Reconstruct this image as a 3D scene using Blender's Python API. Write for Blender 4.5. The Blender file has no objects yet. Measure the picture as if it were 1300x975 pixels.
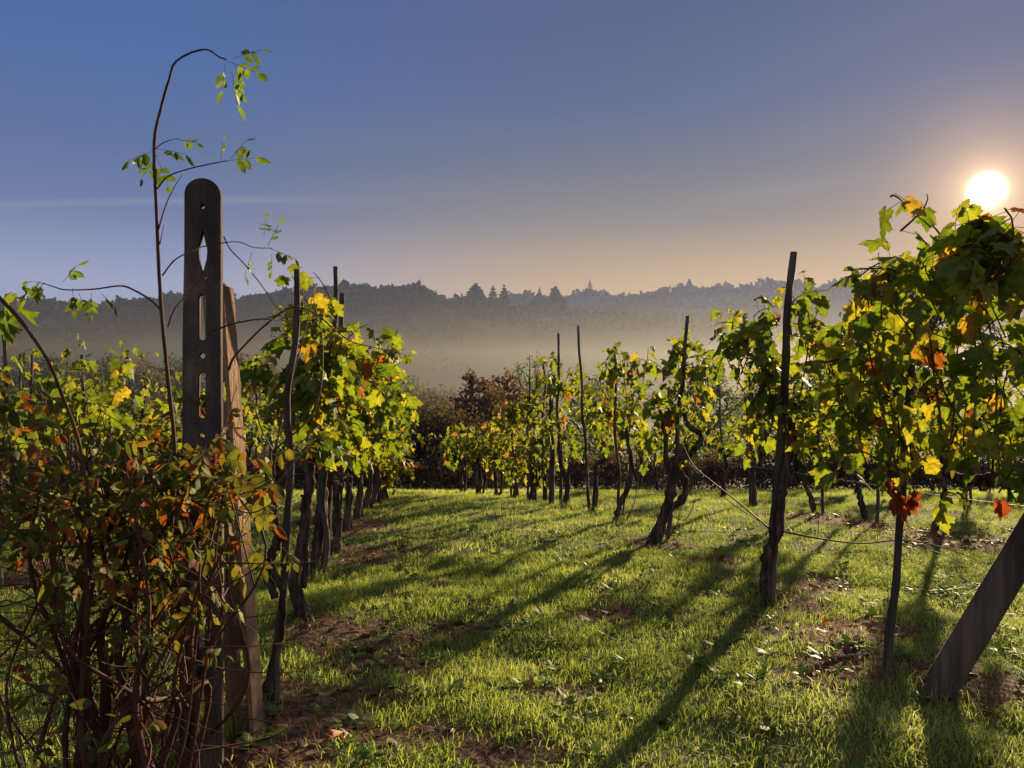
import bpy, bmesh, math, random
import numpy as np
from mathutils import Vector
from math import radians as R, pi

C = bpy.context.scene
col = C.collection
rng = np.random.default_rng(7)
random.seed(7)

# ------------------------------------------------------------------ camera, sky, sun, exposure
F = 1000.0; CX = 650.0; CY = 487.5; EYE = 1.5
cam_d = bpy.data.cameras.new('camera'); cam = bpy.data.objects.new('camera', cam_d); col.objects.link(cam)
cam.location = (0, 0, EYE); cam.rotation_euler = (pi/2, 0, 0)
cam_d.sensor_width = 36; cam_d.lens = 36*F/1300; cam_d.clip_start = .05; cam_d.clip_end = 5000
C.camera = cam
SUN = Vector((.603, 1, .246)).normalized()
SUN_EL = math.asin(SUN.z); SUN_AZ = math.atan2(SUN.x, SUN.y)
sd = bpy.data.lights.new('sun', 'SUN'); so = bpy.data.objects.new('sun', sd); col.objects.link(so)
so.rotation_euler = (-SUN).to_track_quat('-Z', 'Y').to_euler()
so.location = SUN*200
sd.energy = 5.0; sd.angle = R(.9); sd.color = (1, .78, .47)
C.view_settings.view_transform = 'Standard'; C.view_settings.look = 'None'
C.view_settings.exposure = 1.55; C.view_settings.gamma = 1.0
cy = C.cycles
cy.max_bounces = 8; cy.diffuse_bounces = 3; cy.glossy_bounces = 2; cy.transmission_bounces = 5
cy.volume_bounces = 1; cy.transparent_max_bounces = 6; cy.sample_clamp_indirect = 3; cy.sample_clamp_direct = 12
cy.use_denoising = True

def world():
    w = bpy.data.worlds.new('World'); C.world = w; w.use_nodes = True
    nt = w.node_tree; N = nt.nodes; L = nt.links; N.clear()
    out = N.new('ShaderNodeOutputWorld')
    tc = N.new('ShaderNodeTexCoord')
    sep = N.new('ShaderNodeSeparateXYZ'); L.new(tc.outputs['Generated'], sep.inputs[0])
    def M(op, a, b=None, c=None, clamp=False):
        n = N.new('ShaderNodeMath'); n.operation = op; n.use_clamp = clamp
        for i, v in enumerate((a, b, c)):
            if v is None: continue
            if isinstance(v, (int, float)): n.inputs[i].default_value = v
            else: L.new(v, n.inputs[i])
        return n.outputs[0]
    def ramp(fac, stops):
        r = N.new('ShaderNodeValToRGB'); L.new(fac, r.inputs[0]); cr = r.color_ramp
        while len(cr.elements) < len(stops): cr.elements.new(.5)
        for e, (p, c) in zip(cr.elements, stops): e.position = p; e.color = (*c, 1)
        return r.outputs[0]
    def mix(f, a, b, mode='MIX'):
        n = N.new('ShaderNodeMix'); n.data_type = 'RGBA'; n.blend_type = mode
        if isinstance(f, (int, float)): n.inputs[0].default_value = f
        else: L.new(f, n.inputs[0])
        for i, v in ((6, a), (7, b)):
            if isinstance(v, tuple): n.inputs[i].default_value = (*v, 1)
            else: L.new(v, n.inputs[i])
        return n.outputs[2]
    z = sep.outputs[2]
    dot = N.new('ShaderNodeVectorMath'); dot.operation = 'DOT_PRODUCT'
    L.new(tc.outputs['Generated'], dot.inputs[0]); dot.inputs[1].default_value = SUN
    d = dot.outputs['Value']
    # plain evening-to-morning gradient by height, cool away from the sun, warm towards it
    cool = ramp(z, [(0, (.62, .68, .95)), (.115, (.62, .68, .96)), (.15, (.46, .53, .82)), (.20, (.27, .34, .62)), (.27, (.175, .27, .56)), (.36, (.12, .25, .64)), (.5, (.07, .17, .48)), (1, (.03, .07, .25))])
    warm = ramp(z, [(0, (1.1, .68, .22)), (.115, (1.08, .66, .21)), (.15, (.86, .58, .27)), (.20, (.52, .43, .33)), (.26, (.31, .31, .36)), (.33, (.19, .235, .42)), (.48, (.13, .175, .37)), (1, (.04, .08, .22))])
    f = N.new('ShaderNodeMapRange'); f.interpolation_type = 'SMOOTHSTEP'
    L.new(d, f.inputs[0]); f.inputs[1].default_value = .55; f.inputs[2].default_value = .95
    base = mix(f.outputs[0], cool, warm)
    # thin contrails
    wv = N.new('ShaderNodeTexNoise'); wv.inputs['Scale'].default_value = 3.0; L.new(tc.outputs['Generated'], wv.inputs[0])
    def streak(z0, slope, wid, xa, xb, amp):
        az = M('DIVIDE', sep.outputs[0], sep.outputs[1]); el = M('DIVIDE', z, sep.outputs[1])
        cz = M('MULTIPLY_ADD', az, slope, z0); cz = M('MULTIPLY_ADD', wv.outputs[0], .012, cz)
        dd = M('ABSOLUTE', M('SUBTRACT', el, cz)); k = M('SUBTRACT', 1.0, M('DIVIDE', dd, wid), clamp=True)
        a1 = M('MULTIPLY', M('SUBTRACT', az, xa), 9.0, clamp=True); a2 = M('MULTIPLY', M('SUBTRACT', xb, az), 5.0, clamp=True)
        fr = M('GREATER_THAN', sep.outputs[1], 0.0)
        return M('MULTIPLY', M('MULTIPLY', M('MULTIPLY', k, a1), M('MULTIPLY', a2, fr)), amp)
    s = M('ADD', streak(.229, .012, .007, -1.2, -.12, .4), streak(.20, .12, .008, .22, .52, .25))
    base = mix(s, base, (.56, .56, .66))
    # added fill light: sky raised overhead and behind the camera
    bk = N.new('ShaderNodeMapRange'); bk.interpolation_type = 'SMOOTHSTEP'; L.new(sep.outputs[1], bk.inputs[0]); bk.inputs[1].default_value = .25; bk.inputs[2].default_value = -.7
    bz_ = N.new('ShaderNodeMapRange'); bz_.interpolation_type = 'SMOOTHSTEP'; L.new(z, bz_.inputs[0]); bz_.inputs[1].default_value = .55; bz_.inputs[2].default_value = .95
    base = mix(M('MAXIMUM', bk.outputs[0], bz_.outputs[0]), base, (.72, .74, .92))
    # the sun's aureole
    g1 = M('POWER', M('MAXIMUM', d, 0), 19000.0); g4 = M('POWER', M('MAXIMUM', d, 0), 2600.0); g2 = M('POWER', M('MAXIMUM', d, 0), 420.0); g3 = M('POWER', M('MAXIMUM', d, 0), 45.0)
    def sc(c, f_):
        n = N.new('ShaderNodeVectorMath'); n.operation = 'SCALE'; n.inputs[0].default_value = c; L.new(f_, n.inputs['Scale']); return n.outputs[0]
    def add(a, b):
        n = N.new('ShaderNodeVectorMath'); n.operation = 'ADD'; L.new(a, n.inputs[0]); L.new(b, n.inputs[1]); return n.outputs[0]
    tot = add(base, add(add(sc((30, 25, 18), g1), sc((1.3, .85, .45), g4)), add(sc((.8, .43, .16), g2), sc((.13, .065, .015), g3))))
    sky = N.new('ShaderNodeTexSky'); sky.sky_type = 'NISHITA'; sky.sun_disc = False
    sky.sun_elevation = SUN_EL; sky.sun_rotation = SUN_AZ; sky.air_density = 1.2; sky.dust_density = .6
    b1 = N.new('ShaderNodeBackground'); L.new(sky.outputs[0], b1.inputs[0]); b1.inputs[1].default_value = .0006
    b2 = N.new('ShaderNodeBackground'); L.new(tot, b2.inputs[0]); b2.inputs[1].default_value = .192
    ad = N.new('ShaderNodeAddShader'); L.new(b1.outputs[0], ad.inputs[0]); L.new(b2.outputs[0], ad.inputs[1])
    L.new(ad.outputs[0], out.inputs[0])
world()

# ------------------------------------------------------------------ helpers
def tag(o, label=None, cat=None, group=None, kind=None):
    if label: o['label'] = label
    if cat: o['category'] = cat
    if group: o['group'] = group
    if kind: o['kind'] = kind
    return o

def empty(name, loc):
    o = bpy.data.objects.new(name, None); o.location = loc; o.empty_display_size = .2; col.objects.link(o); return o

def P(px, py, Y): return np.array(((px-CX)*Y/F, Y, EYE+(CY-py)*Y/F))

class MB:
    def __init__(s): s.V = []; s.T = []; s.Q = []; s.n = 0; s.A = []; s.hasA = False
    def add(s, V, T=None, Q=None, A=None):
        V = np.asarray(V, float).reshape(-1, 3); s.V.append(V)
        if A is None: s.A.append(np.tile((9., 9., 0.), (len(V), 1)))
        else: s.A.append(A); s.hasA = True
        if T is not None and len(T): s.T.append(np.asarray(T, int).reshape(-1, 3)+s.n)
        if Q is not None and len(Q): s.Q.append(np.asarray(Q, int).reshape(-1, 4)+s.n)
        s.n += len(V)
    def tube(s, pts, rad, n=6, rough=0.0, smooth=4, cap=True):
        pts = np.asarray(pts, float)
        if smooth > 1 and len(pts) > 2: pts, rad = spline(pts, rad, smooth)
        rad = np.interp(np.linspace(0, 1, len(pts)), np.linspace(0, 1, len(np.atleast_1d(rad))), np.atleast_1d(rad)) if len(np.atleast_1d(rad)) != len(pts) else np.asarray(rad)
        m = len(pts); tan = np.gradient(pts, axis=0); tan /= np.linalg.norm(tan, axis=1)[:, None]+1e-9
        up = np.array((1., 0, 0)) if abs(tan[0][0]) < .8 else np.array((0, 1., 0))
        a = np.linspace(0, 2*pi, n, endpoint=False); rings = []
        for i in range(m):
            up = up-tan[i]*up.dot(tan[i]); up /= np.linalg.norm(up)+1e-9
            b = np.cross(tan[i], up)
            rr = rad[i]*(1+rough*(rng.random(n)-.5)*2) if rough else rad[i]*np.ones(n)
            rings.append(pts[i]+(np.cos(a)*rr)[:, None]*up+(np.sin(a)*rr)[:, None]*b)
        V = np.concatenate(rings); i, j = np.meshgrid(np.arange(m-1), np.arange(n), indexing='ij')
        i = i.ravel(); j = j.ravel(); k = (j+1) % n
        Q = np.stack((i*n+j, i*n+k, (i+1)*n+k, (i+1)*n+j), 1); T = []
        if cap:
            V = np.concatenate((V, pts[:1], pts[-1:])); c0 = m*n; c1 = c0+1
            T = [(c0, (q+1) % n, q) for q in range(n)]+[(c1, (m-1)*n+q, (m-1)*n+(q+1) % n) for q in range(n)]
        s.add(V, T, Q)
    def build(s, name, mat, parent=None, smooth=True):
        me = bpy.data.meshes.new(name)
        V = np.concatenate(s.V) if s.V else np.zeros((0, 3))
        if parent is not None: V = V-np.array(parent_origin(parent))
        T = np.concatenate(s.T) if s.T else np.zeros((0, 3), int); Q = np.concatenate(s.Q) if s.Q else np.zeros((0, 4), int)
        nl = T.size+Q.size; nf = len(T)+len(Q)
        me.vertices.add(len(V)); me.vertices.foreach_set('co', V.astype(np.float32).ravel())
        me.loops.add(nl); me.loops.foreach_set('vertex_index', np.concatenate((T.ravel(), Q.ravel())).astype(np.int32))
        st = np.concatenate((np.arange(len(T))*3, T.size+np.arange(len(Q))*4)).astype(np.int32)
        me.polygons.add(nf); me.polygons.foreach_set('loop_start', st)
        me.polygons.foreach_set('use_smooth', np.full(nf, smooth))
        me.update(calc_edges=True); me.validate()
        if s.hasA:
            at = me.attributes.new('leaf_co', 'FLOAT_VECTOR', 'POINT'); at.data.foreach_set('vector', np.concatenate(s.A).astype(np.float32).ravel())
        me.materials.append(mat)
        o = bpy.data.objects.new(name, me); col.objects.link(o)
        if parent is not None: o.parent = parent
        return o

def parent_origin(p):
    l = np.array(p.location)
    while p.parent: p = p.parent; l = l+np.array(p.location)
    return l

def spline(p, rad, k):
    p = np.asarray(p, float); q = np.concatenate(([2*p[0]-p[1]], p, [2*p[-1]-p[-2]])); out = []
    t = np.linspace(0, 1, k, endpoint=False)[:, None]
    for i in range(1, len(q)-2):
        a, b, c, d = q[i-1], q[i], q[i+1], q[i+2]
        out.append(.5*(2*b+(c-a)*t+(2*a-5*b+4*c-d)*t*t+(3*b-a-3*c+d)*t**3))
    out = np.concatenate(out+[p[-1:]]); r = np.atleast_1d(rad).astype(float)
    return out, np.interp(np.linspace(0, 1, len(out)), np.linspace(0, 1, len(r)), r)

def unit(v): return v/(np.linalg.norm(v, axis=-1, keepdims=True)+1e-9)

def leaf_template(out, hub, fold=.22, droop=.25, cup=0.0):
    out = np.array(out, float); right = out; left = out[::-1][1:-1]*(-1, 1) if abs(out[0][0]) < 1e-6 else out[::-1]*(-1, 1)
    ring = np.concatenate((right, left)); n = len(ring)
    V = np.concatenate(([hub], ring)); z = -fold*np.abs(V[:, 0])-droop*V[:, 1]**2+cup*np.sin(V[:, 1]*9)*np.abs(V[:, 0])
    V = np.column_stack((V, z)); T = [(0, 1+i, 1+(i+1) % n) for i in range(n)]
    return V, np.array(T)

VL = leaf_template([(0, 0), (.07, -.13), (.2, -.2), (.28, -.14), (.40, -.10), (.42, .02), (.52, .10), (.40, .17), (.36, .25), (.46, .32), (.47, .42), (.58, .50), (.45, .56), (.42, .66), (.30, .60), (.24, .66), (.26, .78), (.15, .84), (.11, .93), (0, 1.05)], (0, .25), .25, .3, .22)
VS = leaf_template([(0, 0), (.2, -.18), (.44, -.06), (.36, .2), (.56, .48), (.27, .6), (.2, .82), (0, 1.02)], (0, .25), .28, .3, .2)
OV = leaf_template([(0, 0), (.2, .12), (.31, .35), (.29, .58), (.16, .82), (0, 1)], (0, .4), .5, .35, .1)
TW = leaf_template([(0, 0), (.42, .3), (.36, .7), (0, 1)], (0, .5), .3, .3)

def leaves(mb, pos, tip, nor, size, tpl, curl=1.0):
    V0, T0 = tpl; n = len(pos); k = len(V0)
    y = unit(tip); x = unit(np.cross(y, nor)); z = np.cross(x, y)
    c = (rng.random((n, 1))*1.8+.1)*curl
    wx = (.75+.35*rng.random((n, 1)))
    L = V0[None]*np.ones((n, 1, 1)); L[:, :, 2] *= c; L[:, :, 0] *= wx*(1-.12*c)
    tw = rng.normal(0, .25, (n, 1)); L[:, :, 2] += tw*L[:, :, 0]*L[:, :, 1]
    L = L*np.asarray(size).reshape(-1, 1, 1)
    W = pos[:, None]+L[:, :, 0:1]*x[:, None]+L[:, :, 1:2]*y[:, None]+L[:, :, 2:3]*z[:, None]
    T = (T0[None]+(np.arange(n)*k)[:, None, None]).reshape(-1, 3)
    A0 = np.column_stack((V0[:, 0], V0[:, 1], np.ones(k))); A0[0, 2] = 0
    mb.add(W.reshape(-1, 3), T, A=np.tile(A0, (n, 1)) if tpl is not TW else None)

# ------------------------------------------------------------------ materials
def mat_base(name):
    m = bpy.data.materials.new(name); m.use_nodes = True; nt = m.node_tree
    return m, nt, nt.nodes, nt.links, nt.nodes['Principled BSDF'], nt.nodes['Material Output']
def set_ramp(r, stops):
    cr = r.color_ramp
    while len(cr.elements) < len(stops): cr.elements.new(.5)
    for e, (p, c) in zip(cr.elements, stops): e.position = p; e.color = (*c, 1)
def leaf_mat(name, stops, trans=.5, tint=(1.62, 1.52, .42), rough=.55, spec=.2, patch=None):
    m, nt, N, L, b, out = mat_base(name)
    g = N.new('ShaderNodeNewGeometry'); r = N.new('ShaderNodeValToRGB'); set_ramp(r, stops)
    L.new(g.outputs['Random Per Island'], r.inputs[0]); c = r.outputs[0]
    nz = N.new('ShaderNodeTexNoise'); nz.inputs['Scale'].default_value = 28 if patch is None else patch; nz.inputs['Detail'].default_value = 3
    gp = N.new('ShaderNodeTexCoord'); L.new(gp.outputs['Object'], nz.inputs[0])
    mr = N.new('ShaderNodeMapRange'); L.new(nz.outputs[0], mr.inputs[0]); mr.inputs[1].default_value = .3; mr.inputs[2].default_value = .7; mr.inputs[3].default_value = .6; mr.inputs[4].default_value = 1.35
    mx = N.new('ShaderNodeVectorMath'); mx.operation = 'SCALE'; L.new(c, mx.inputs[0]); L.new(mr.outputs[0], mx.inputs['Scale'])
    if patch is None:                                       # palmate veins and browning margins
        def M(op, a, b_=None, c_=None, clamp=False):
            n = N.new('ShaderNodeMath'); n.operation = op; n.use_clamp = clamp
            for i, v in enumerate((a, b_, c_)):
                if v is None: continue
                if isinstance(v, (int, float)): n.inputs[i].default_value = v
                else: L.new(v, n.inputs[i])
            return n.outputs[0]
        at = N.new('ShaderNodeAttribute'); at.attribute_name = 'leaf_co'; sx = N.new('ShaderNodeSeparateXYZ'); L.new(at.outputs['Vector'], sx.inputs[0])
        ax = M('ABSOLUTE', sx.outputs[0]); ang = M('ARCTAN2', ax, sx.outputs[1]); rad = M('SQRT', M('ADD', M('MULTIPLY', ax, ax), M('MULTIPLY', sx.outputs[1], sx.outputs[1])))
        vd = M('MULTIPLY', M('MINIMUM', M('MINIMUM', ang, M('ABSOLUTE', M('SUBTRACT', ang, .78))), M('ABSOLUTE', M('SUBTRACT', ang, 1.5))), rad)
        side = M('ABSOLUTE', M('SUBTRACT', M('FRACT', M('MULTIPLY', M('SUBTRACT', sx.outputs[1], M('MULTIPLY', ax, .8)), 6.5)), .5))
        vein = M('MAXIMUM', M('SUBTRACT', 1.0, M('MULTIPLY', vd, 45.0), clamp=True), M('MULTIPLY', M('SUBTRACT', 1.0, M('MULTIPLY', side, 9.0), clamp=True), .45))
        v1 = N.new('ShaderNodeMix'); v1.data_type = 'RGBA'; v1.blend_type = 'ADD'; L.new(M('MULTIPLY', vein, .6), v1.inputs[0]); L.new(mx.outputs[0], v1.inputs[6]); v1.inputs[7].default_value = (.10, .11, .03, 1)
        n3 = N.new('ShaderNodeTexNoise'); n3.inputs['Scale'].default_value = 14; L.new(gp.outputs['Object'], n3.inputs[0])
        edge = M('MULTIPLY', M('SUBTRACT', M('MULTIPLY_ADD', n3.outputs[0], 1.5, sx.outputs[2]), 1.72), 5.0, clamp=True)
        v2 = N.new('ShaderNodeMix'); v2.data_type = 'RGBA'; L.new(M('MULTIPLY', edge, .75), v2.inputs[0]); L.new(v1.outputs[2], v2.inputs[6]); v2.inputs[7].default_value = (.13, .055, .02, 1)
        v3 = N.new('ShaderNodeMix'); v3.data_type = 'RGBA'; L.new(M('GREATER_THAN', sx.outputs[0], 5.0), v3.inputs[0]); L.new(v2.outputs[2], v3.inputs[6]); v3.inputs[7].default_value = (.085, .045, .025, 1)
        colr = v3.outputs[2]
    else: colr = mx.outputs[0]
    L.new(colr, b.inputs['Base Color']); b.inputs['Roughness'].default_value = rough; b.inputs['Specular IOR Level'].default_value = spec
    t = N.new('ShaderNodeBsdfTranslucent'); tm = N.new('ShaderNodeVectorMath'); tm.operation = 'MULTIPLY'
    L.new(colr, tm.inputs[0]); tm.inputs[1].default_value = tint; L.new(tm.outputs[0], t.inputs[0])
    ms = N.new('ShaderNodeMixShader'); ms.inputs[0].default_value = trans
    L.new(b.outputs[0], ms.inputs[1]); L.new(t.outputs[0], ms.inputs[2]); L.new(ms.outputs[0], out.inputs[0])
    return m
def solid(name, stops, scale=8, rough=.85, bump=.4, detail=6, stretch=(1, 1, 1), spec=.25, bscale=None, dist=.01):
    m, nt, N, L, b, out = mat_base(name)
    tc = N.new('ShaderNodeTexCoord'); mp = N.new('ShaderNodeMapping'); mp.inputs['Scale'].default_value = stretch; L.new(tc.outputs['Object'], mp.inputs[0])
    nz = N.new('ShaderNodeTexNoise'); nz.inputs['Scale'].default_value = scale; nz.inputs['Detail'].default_value = detail; L.new(mp.outputs[0], nz.inputs[0])
    r = N.new('ShaderNodeValToRGB'); set_ramp(r, stops); L.new(nz.outputs[0], r.inputs[0]); L.new(r.outputs[0], b.inputs['Base Color'])
    b.inputs['Roughness'].default_value = rough; b.inputs['Specular IOR Level'].default_value = spec
    if bump:
        n2 = N.new('ShaderNodeTexNoise'); n2.inputs['Scale'].default_value = bscale or scale*3; n2.inputs['Detail'].default_value = 8; L.new(mp.outputs[0], n2.inputs[0])
        bp = N.new('ShaderNodeBump'); bp.inputs['Strength'].default_value = bump; bp.inputs['Distance'].default_value = dist; L.new(n2.outputs[0], bp.inputs['Height']); L.new(bp.outputs[0], b.inputs['Normal'])
    return m

GREENS = [(0, (.06, .095, .018)), (.3, (.09, .13, .02)), (.6, (.13, .165, .025)), (.8, (.18, .195, .03)), (.91, (.26, .22, .035)), (.96, (.28, .17, .03)), (.98, (.22, .06, .015)), (1, (.12, .04, .02))]
GREENF = [(0, (.06, .095, .018)), (.4, (.095, .135, .022)), (.75, (.15, .17, .03)), (.92, (.24, .20, .04)), (1, (.22, .09, .02))]
m_vine = leaf_mat('vine_leaf', GREENS, .58)
m_vine_far = leaf_mat('vine_leaf_yellowing', GREENF, .58)
m_vine_red = leaf_mat('vine_leaf_red', [(0, (.20, .04, .015)), (.5, (.25, .07, .02)), (1, (.15, .04, .02))], .45, (1.4, 1.0, .6))
m_rose = leaf_mat('rose_leaf', [(0, (.05, .065, .016)), (.35, (.085, .10, .02)), (.6, (.14, .14, .026)), (.76, (.17, .10, .025)), (.86, (.16, .045, .018)), (.95, (.20, .045, .014)), (1, (.30, .09, .02))], .42, (1.5, 1.3, .5), .6, .1)
m_rose_green = leaf_mat('rose_shoot_leaf', [(0, (.05, .09, .02)), (1, (.10, .15, .03))], .45)
m_bark = solid('vine_bark', [(.3, (.018, .012, .009)), (.5, (.06, .04, .03)), (.68, (.15, .11, .085))], 26, .95, 1, 8, (1, 1, .14), .1, 60, .03)
m_cane = solid('vine_cane', [(.3, (.06, .028, .016)), (.7, (.15, .08, .045))], 20, .7, .3)
m_rosecane = solid('rose_cane', [(.3, (.04, .018, .012)), (.5, (.075, .026, .016)), (.7, (.055, .045, .02))], 9, .75, .4, spec=.15)
m_stake = solid('weathered_stake', [(.3, (.03, .025, .022)), (.5, (.075, .06, .052)), (.7, (.15, .125, .11))], 16, .9, 1, 8, (1, 1, .12), .12, 50, .02)
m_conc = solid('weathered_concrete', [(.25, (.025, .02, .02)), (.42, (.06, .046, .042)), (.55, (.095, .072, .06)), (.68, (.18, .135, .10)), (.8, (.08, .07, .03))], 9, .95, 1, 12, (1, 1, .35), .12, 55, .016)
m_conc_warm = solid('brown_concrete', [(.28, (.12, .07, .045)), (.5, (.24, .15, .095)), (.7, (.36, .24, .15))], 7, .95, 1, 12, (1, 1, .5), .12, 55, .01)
m_wood = solid('split_wood', [(.3, (.03, .022, .018)), (.5, (.09, .066, .05)), (.7, (.17, .13, .10))], 12, .9, 1, 10, (1, 1, .07), .15, 30, .04)
m_wire = solid('galvanised_wire', [(.4, (.10, .09, .085)), (.7, (.18, .16, .15))], 30, .6, 0, spec=.4)
m_wire_dark = solid('rusty_wire', [(.4, (.05, .04, .035)), (.7, (.11, .07, .05))], 30, .6, 0)
m_twig = solid('twig', [(.3, (.05, .04, .03)), (.7, (.1, .08, .06))], 9, .9, .3)

def ground_mat():
    m, nt, N, L, b, out = mat_base('ground_turf')
    g = N.new('ShaderNodeNewGeometry')
    n1 = N.new('ShaderNodeTexNoise'); n1.inputs['Scale'].default_value = 1.3; n1.inputs['Detail'].default_value = 9; n1.inputs['Roughness'].default_value = .65; L.new(g.outputs['Position'], n1.inputs[0])
    r1 = N.new('ShaderNodeValToRGB'); set_ramp(r1, [(.3, (.035, .028, .014)), (.45, (.05, .06, .015)), (.6, (.075, .09, .02)), (.75, (.10, .10, .03))]); L.new(n1.outputs[0], r1.inputs[0])
    at = N.new('ShaderNodeAttribute'); at.attribute_name = 'soil'
    n2 = N.new('ShaderNodeTexNoise'); n2.inputs['Scale'].default_value = 22; n2.inputs['Detail'].default_value = 8; L.new(g.outputs['Position'], n2.inputs[0])
    r2 = N.new('ShaderNodeValToRGB'); set_ramp(r2, [(.3, (.03, .017, .011)), (.55, (.09, .048, .03)), (.75, (.17, .10, .06))]); L.new(n2.outputs[0], r2.inputs[0])
    mx = N.new('ShaderNodeMix'); mx.data_type = 'RGBA'; L.new(at.outputs['Fac'], mx.inputs[0]); L.new(r1.outputs[0], mx.inputs[6]); L.new(r2.outputs[0], mx.inputs[7])
    # far fields and woods on the hillsides
    sp = N.new('ShaderNodeSeparateXYZ'); L.new(g.outputs['Position'], sp.inputs[0])
    mr = N.new('ShaderNodeMapRange'); L.new(sp.outputs[1], mr.inputs[0]); mr.inputs[1].default_value = 60; mr.inputs[2].default_value = 160
    vo = N.new('ShaderNodeTexVoronoi'); vo.inputs['Scale'].default_value = .011; L.new(g.outputs['Position'], vo.inputs[0])
    sv = N.new('ShaderNodeSeparateColor'); L.new(vo.outputs['Color'], sv.inputs[0])
    r3 = N.new('ShaderNodeValToRGB'); set_ramp(r3, [(0, (.025, .035, .015)), (.4, (.04, .052, .02)), (.7, (.06, .06, .025)), (1, (.035, .045, .018))]); L.new(sv.outputs[0], r3.inputs[0])
    m2 = N.new('ShaderNodeMix'); m2.data_type = 'RGBA'; L.new(mr.outputs[0], m2.inputs[0]); L.new(mx.outputs[2], m2.inputs[6]); L.new(r3.outputs[0], m2.inputs[7])
    L.new(m2.outputs[2], b.inputs['Base Color']); b.inputs['Roughness'].default_value = .95; b.inputs['Specular IOR Level'].default_value = .1
    bp = N.new('ShaderNodeBump'); bp.inputs['Strength'].default_value = .8; bp.inputs['Distance'].default_value = .03; L.new(n2.outputs[0], bp.inputs['Height']); L.new(bp.outputs[0], b.inputs['Normal'])
    return m
m_ground = ground_mat()
def grass_mat(name, stops, trans=.45, tint=(1.25, 1.35, .6), spec=.5, rough=.35):
    m, nt, N, L, b, out = mat_base(name)
    g = N.new('ShaderNodeNewGeometry'); r = N.new('ShaderNodeValToRGB'); set_ramp(r, stops)
    n1 = N.new('ShaderNodeTexNoise'); n1.inputs['Scale'].default_value = .9; n1.inputs['Detail'].default_value = 5; L.new(g.outputs['Position'], n1.inputs[0])
    a = N.new('ShaderNodeMath'); a.operation = 'MULTIPLY_ADD'; L.new(n1.outputs[0], a.inputs[0]); a.inputs[1].default_value = 1.5; a.inputs[2].default_value = -.5
    c = N.new('ShaderNodeMath'); c.operation = 'MULTIPLY_ADD'; L.new(g.outputs['Random Per Island'], c.inputs[0]); c.inputs[1].default_value = .5; L.new(a.outputs[0], c.inputs[2])
    L.new(c.outputs[0], r.inputs[0])
    L.new(r.outputs[0], b.inputs['Base Color']); b.inputs['Roughness'].default_value = rough; b.inputs['Specular IOR Level'].default_value = spec
    t = N.new('ShaderNodeBsdfTranslucent'); tm = N.new('ShaderNodeVectorMath'); tm.operation = 'MULTIPLY'
    L.new(r.outputs[0], tm.inputs[0]); tm.inputs[1].default_value = tint; L.new(tm.outputs[0], t.inputs[0])
    ms = N.new('ShaderNodeMixShader'); ms.inputs[0].default_value = trans
    L.new(b.outputs[0], ms.inputs[1]); L.new(t.outputs[0], ms.inputs[2]); L.new(ms.outputs[0], out.inputs[0])
    return m
m_grass = grass_mat('dewy_grass', [(0, (.09, .125, .03)), (.35, (.165, .205, .045)), (.6, (.265, .295, .075)), (.8, (.36, .37, .13)), (1, (.48, .46, .24))], .58, (1.3, 1.4, .7), .18, .6)
m_grass_far = grass_mat('far_dewy_lit_grass', [(0, (.16, .20, .05)), (.35, (.26, .30, .075)), (.6, (.36, .38, .11)), (.8, (.46, .47, .19)), (1, (.55, .53, .28))], .58, (1.3, 1.3, .7), .18, .6)  # paler far copy of the grass: dew, plus sunlit brightness put into the colour
m_dry = grass_mat('dry_grass', [(0, (.10, .05, .03)), (.4, (.17, .09, .045)), (.7, (.26, .15, .07)), (1, (.34, .22, .11))], .3, (1.1, .9, .6), .3, .6)
m_weed = leaf_mat('weed_leaf', [(0, (.05, .09, .02)), (.7, (.10, .15, .03)), (1, (.2, .19, .05))], .4, (1.3, 1.4, .6), .6)
m_litter = leaf_mat('dead_leaf', [(0, (.07, .03, .018)), (.5, (.14, .06, .03)), (.85, (.2, .10, .05)), (1, (.27, .08, .03))], .2, (1.2, .9, .6), .6)

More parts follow.
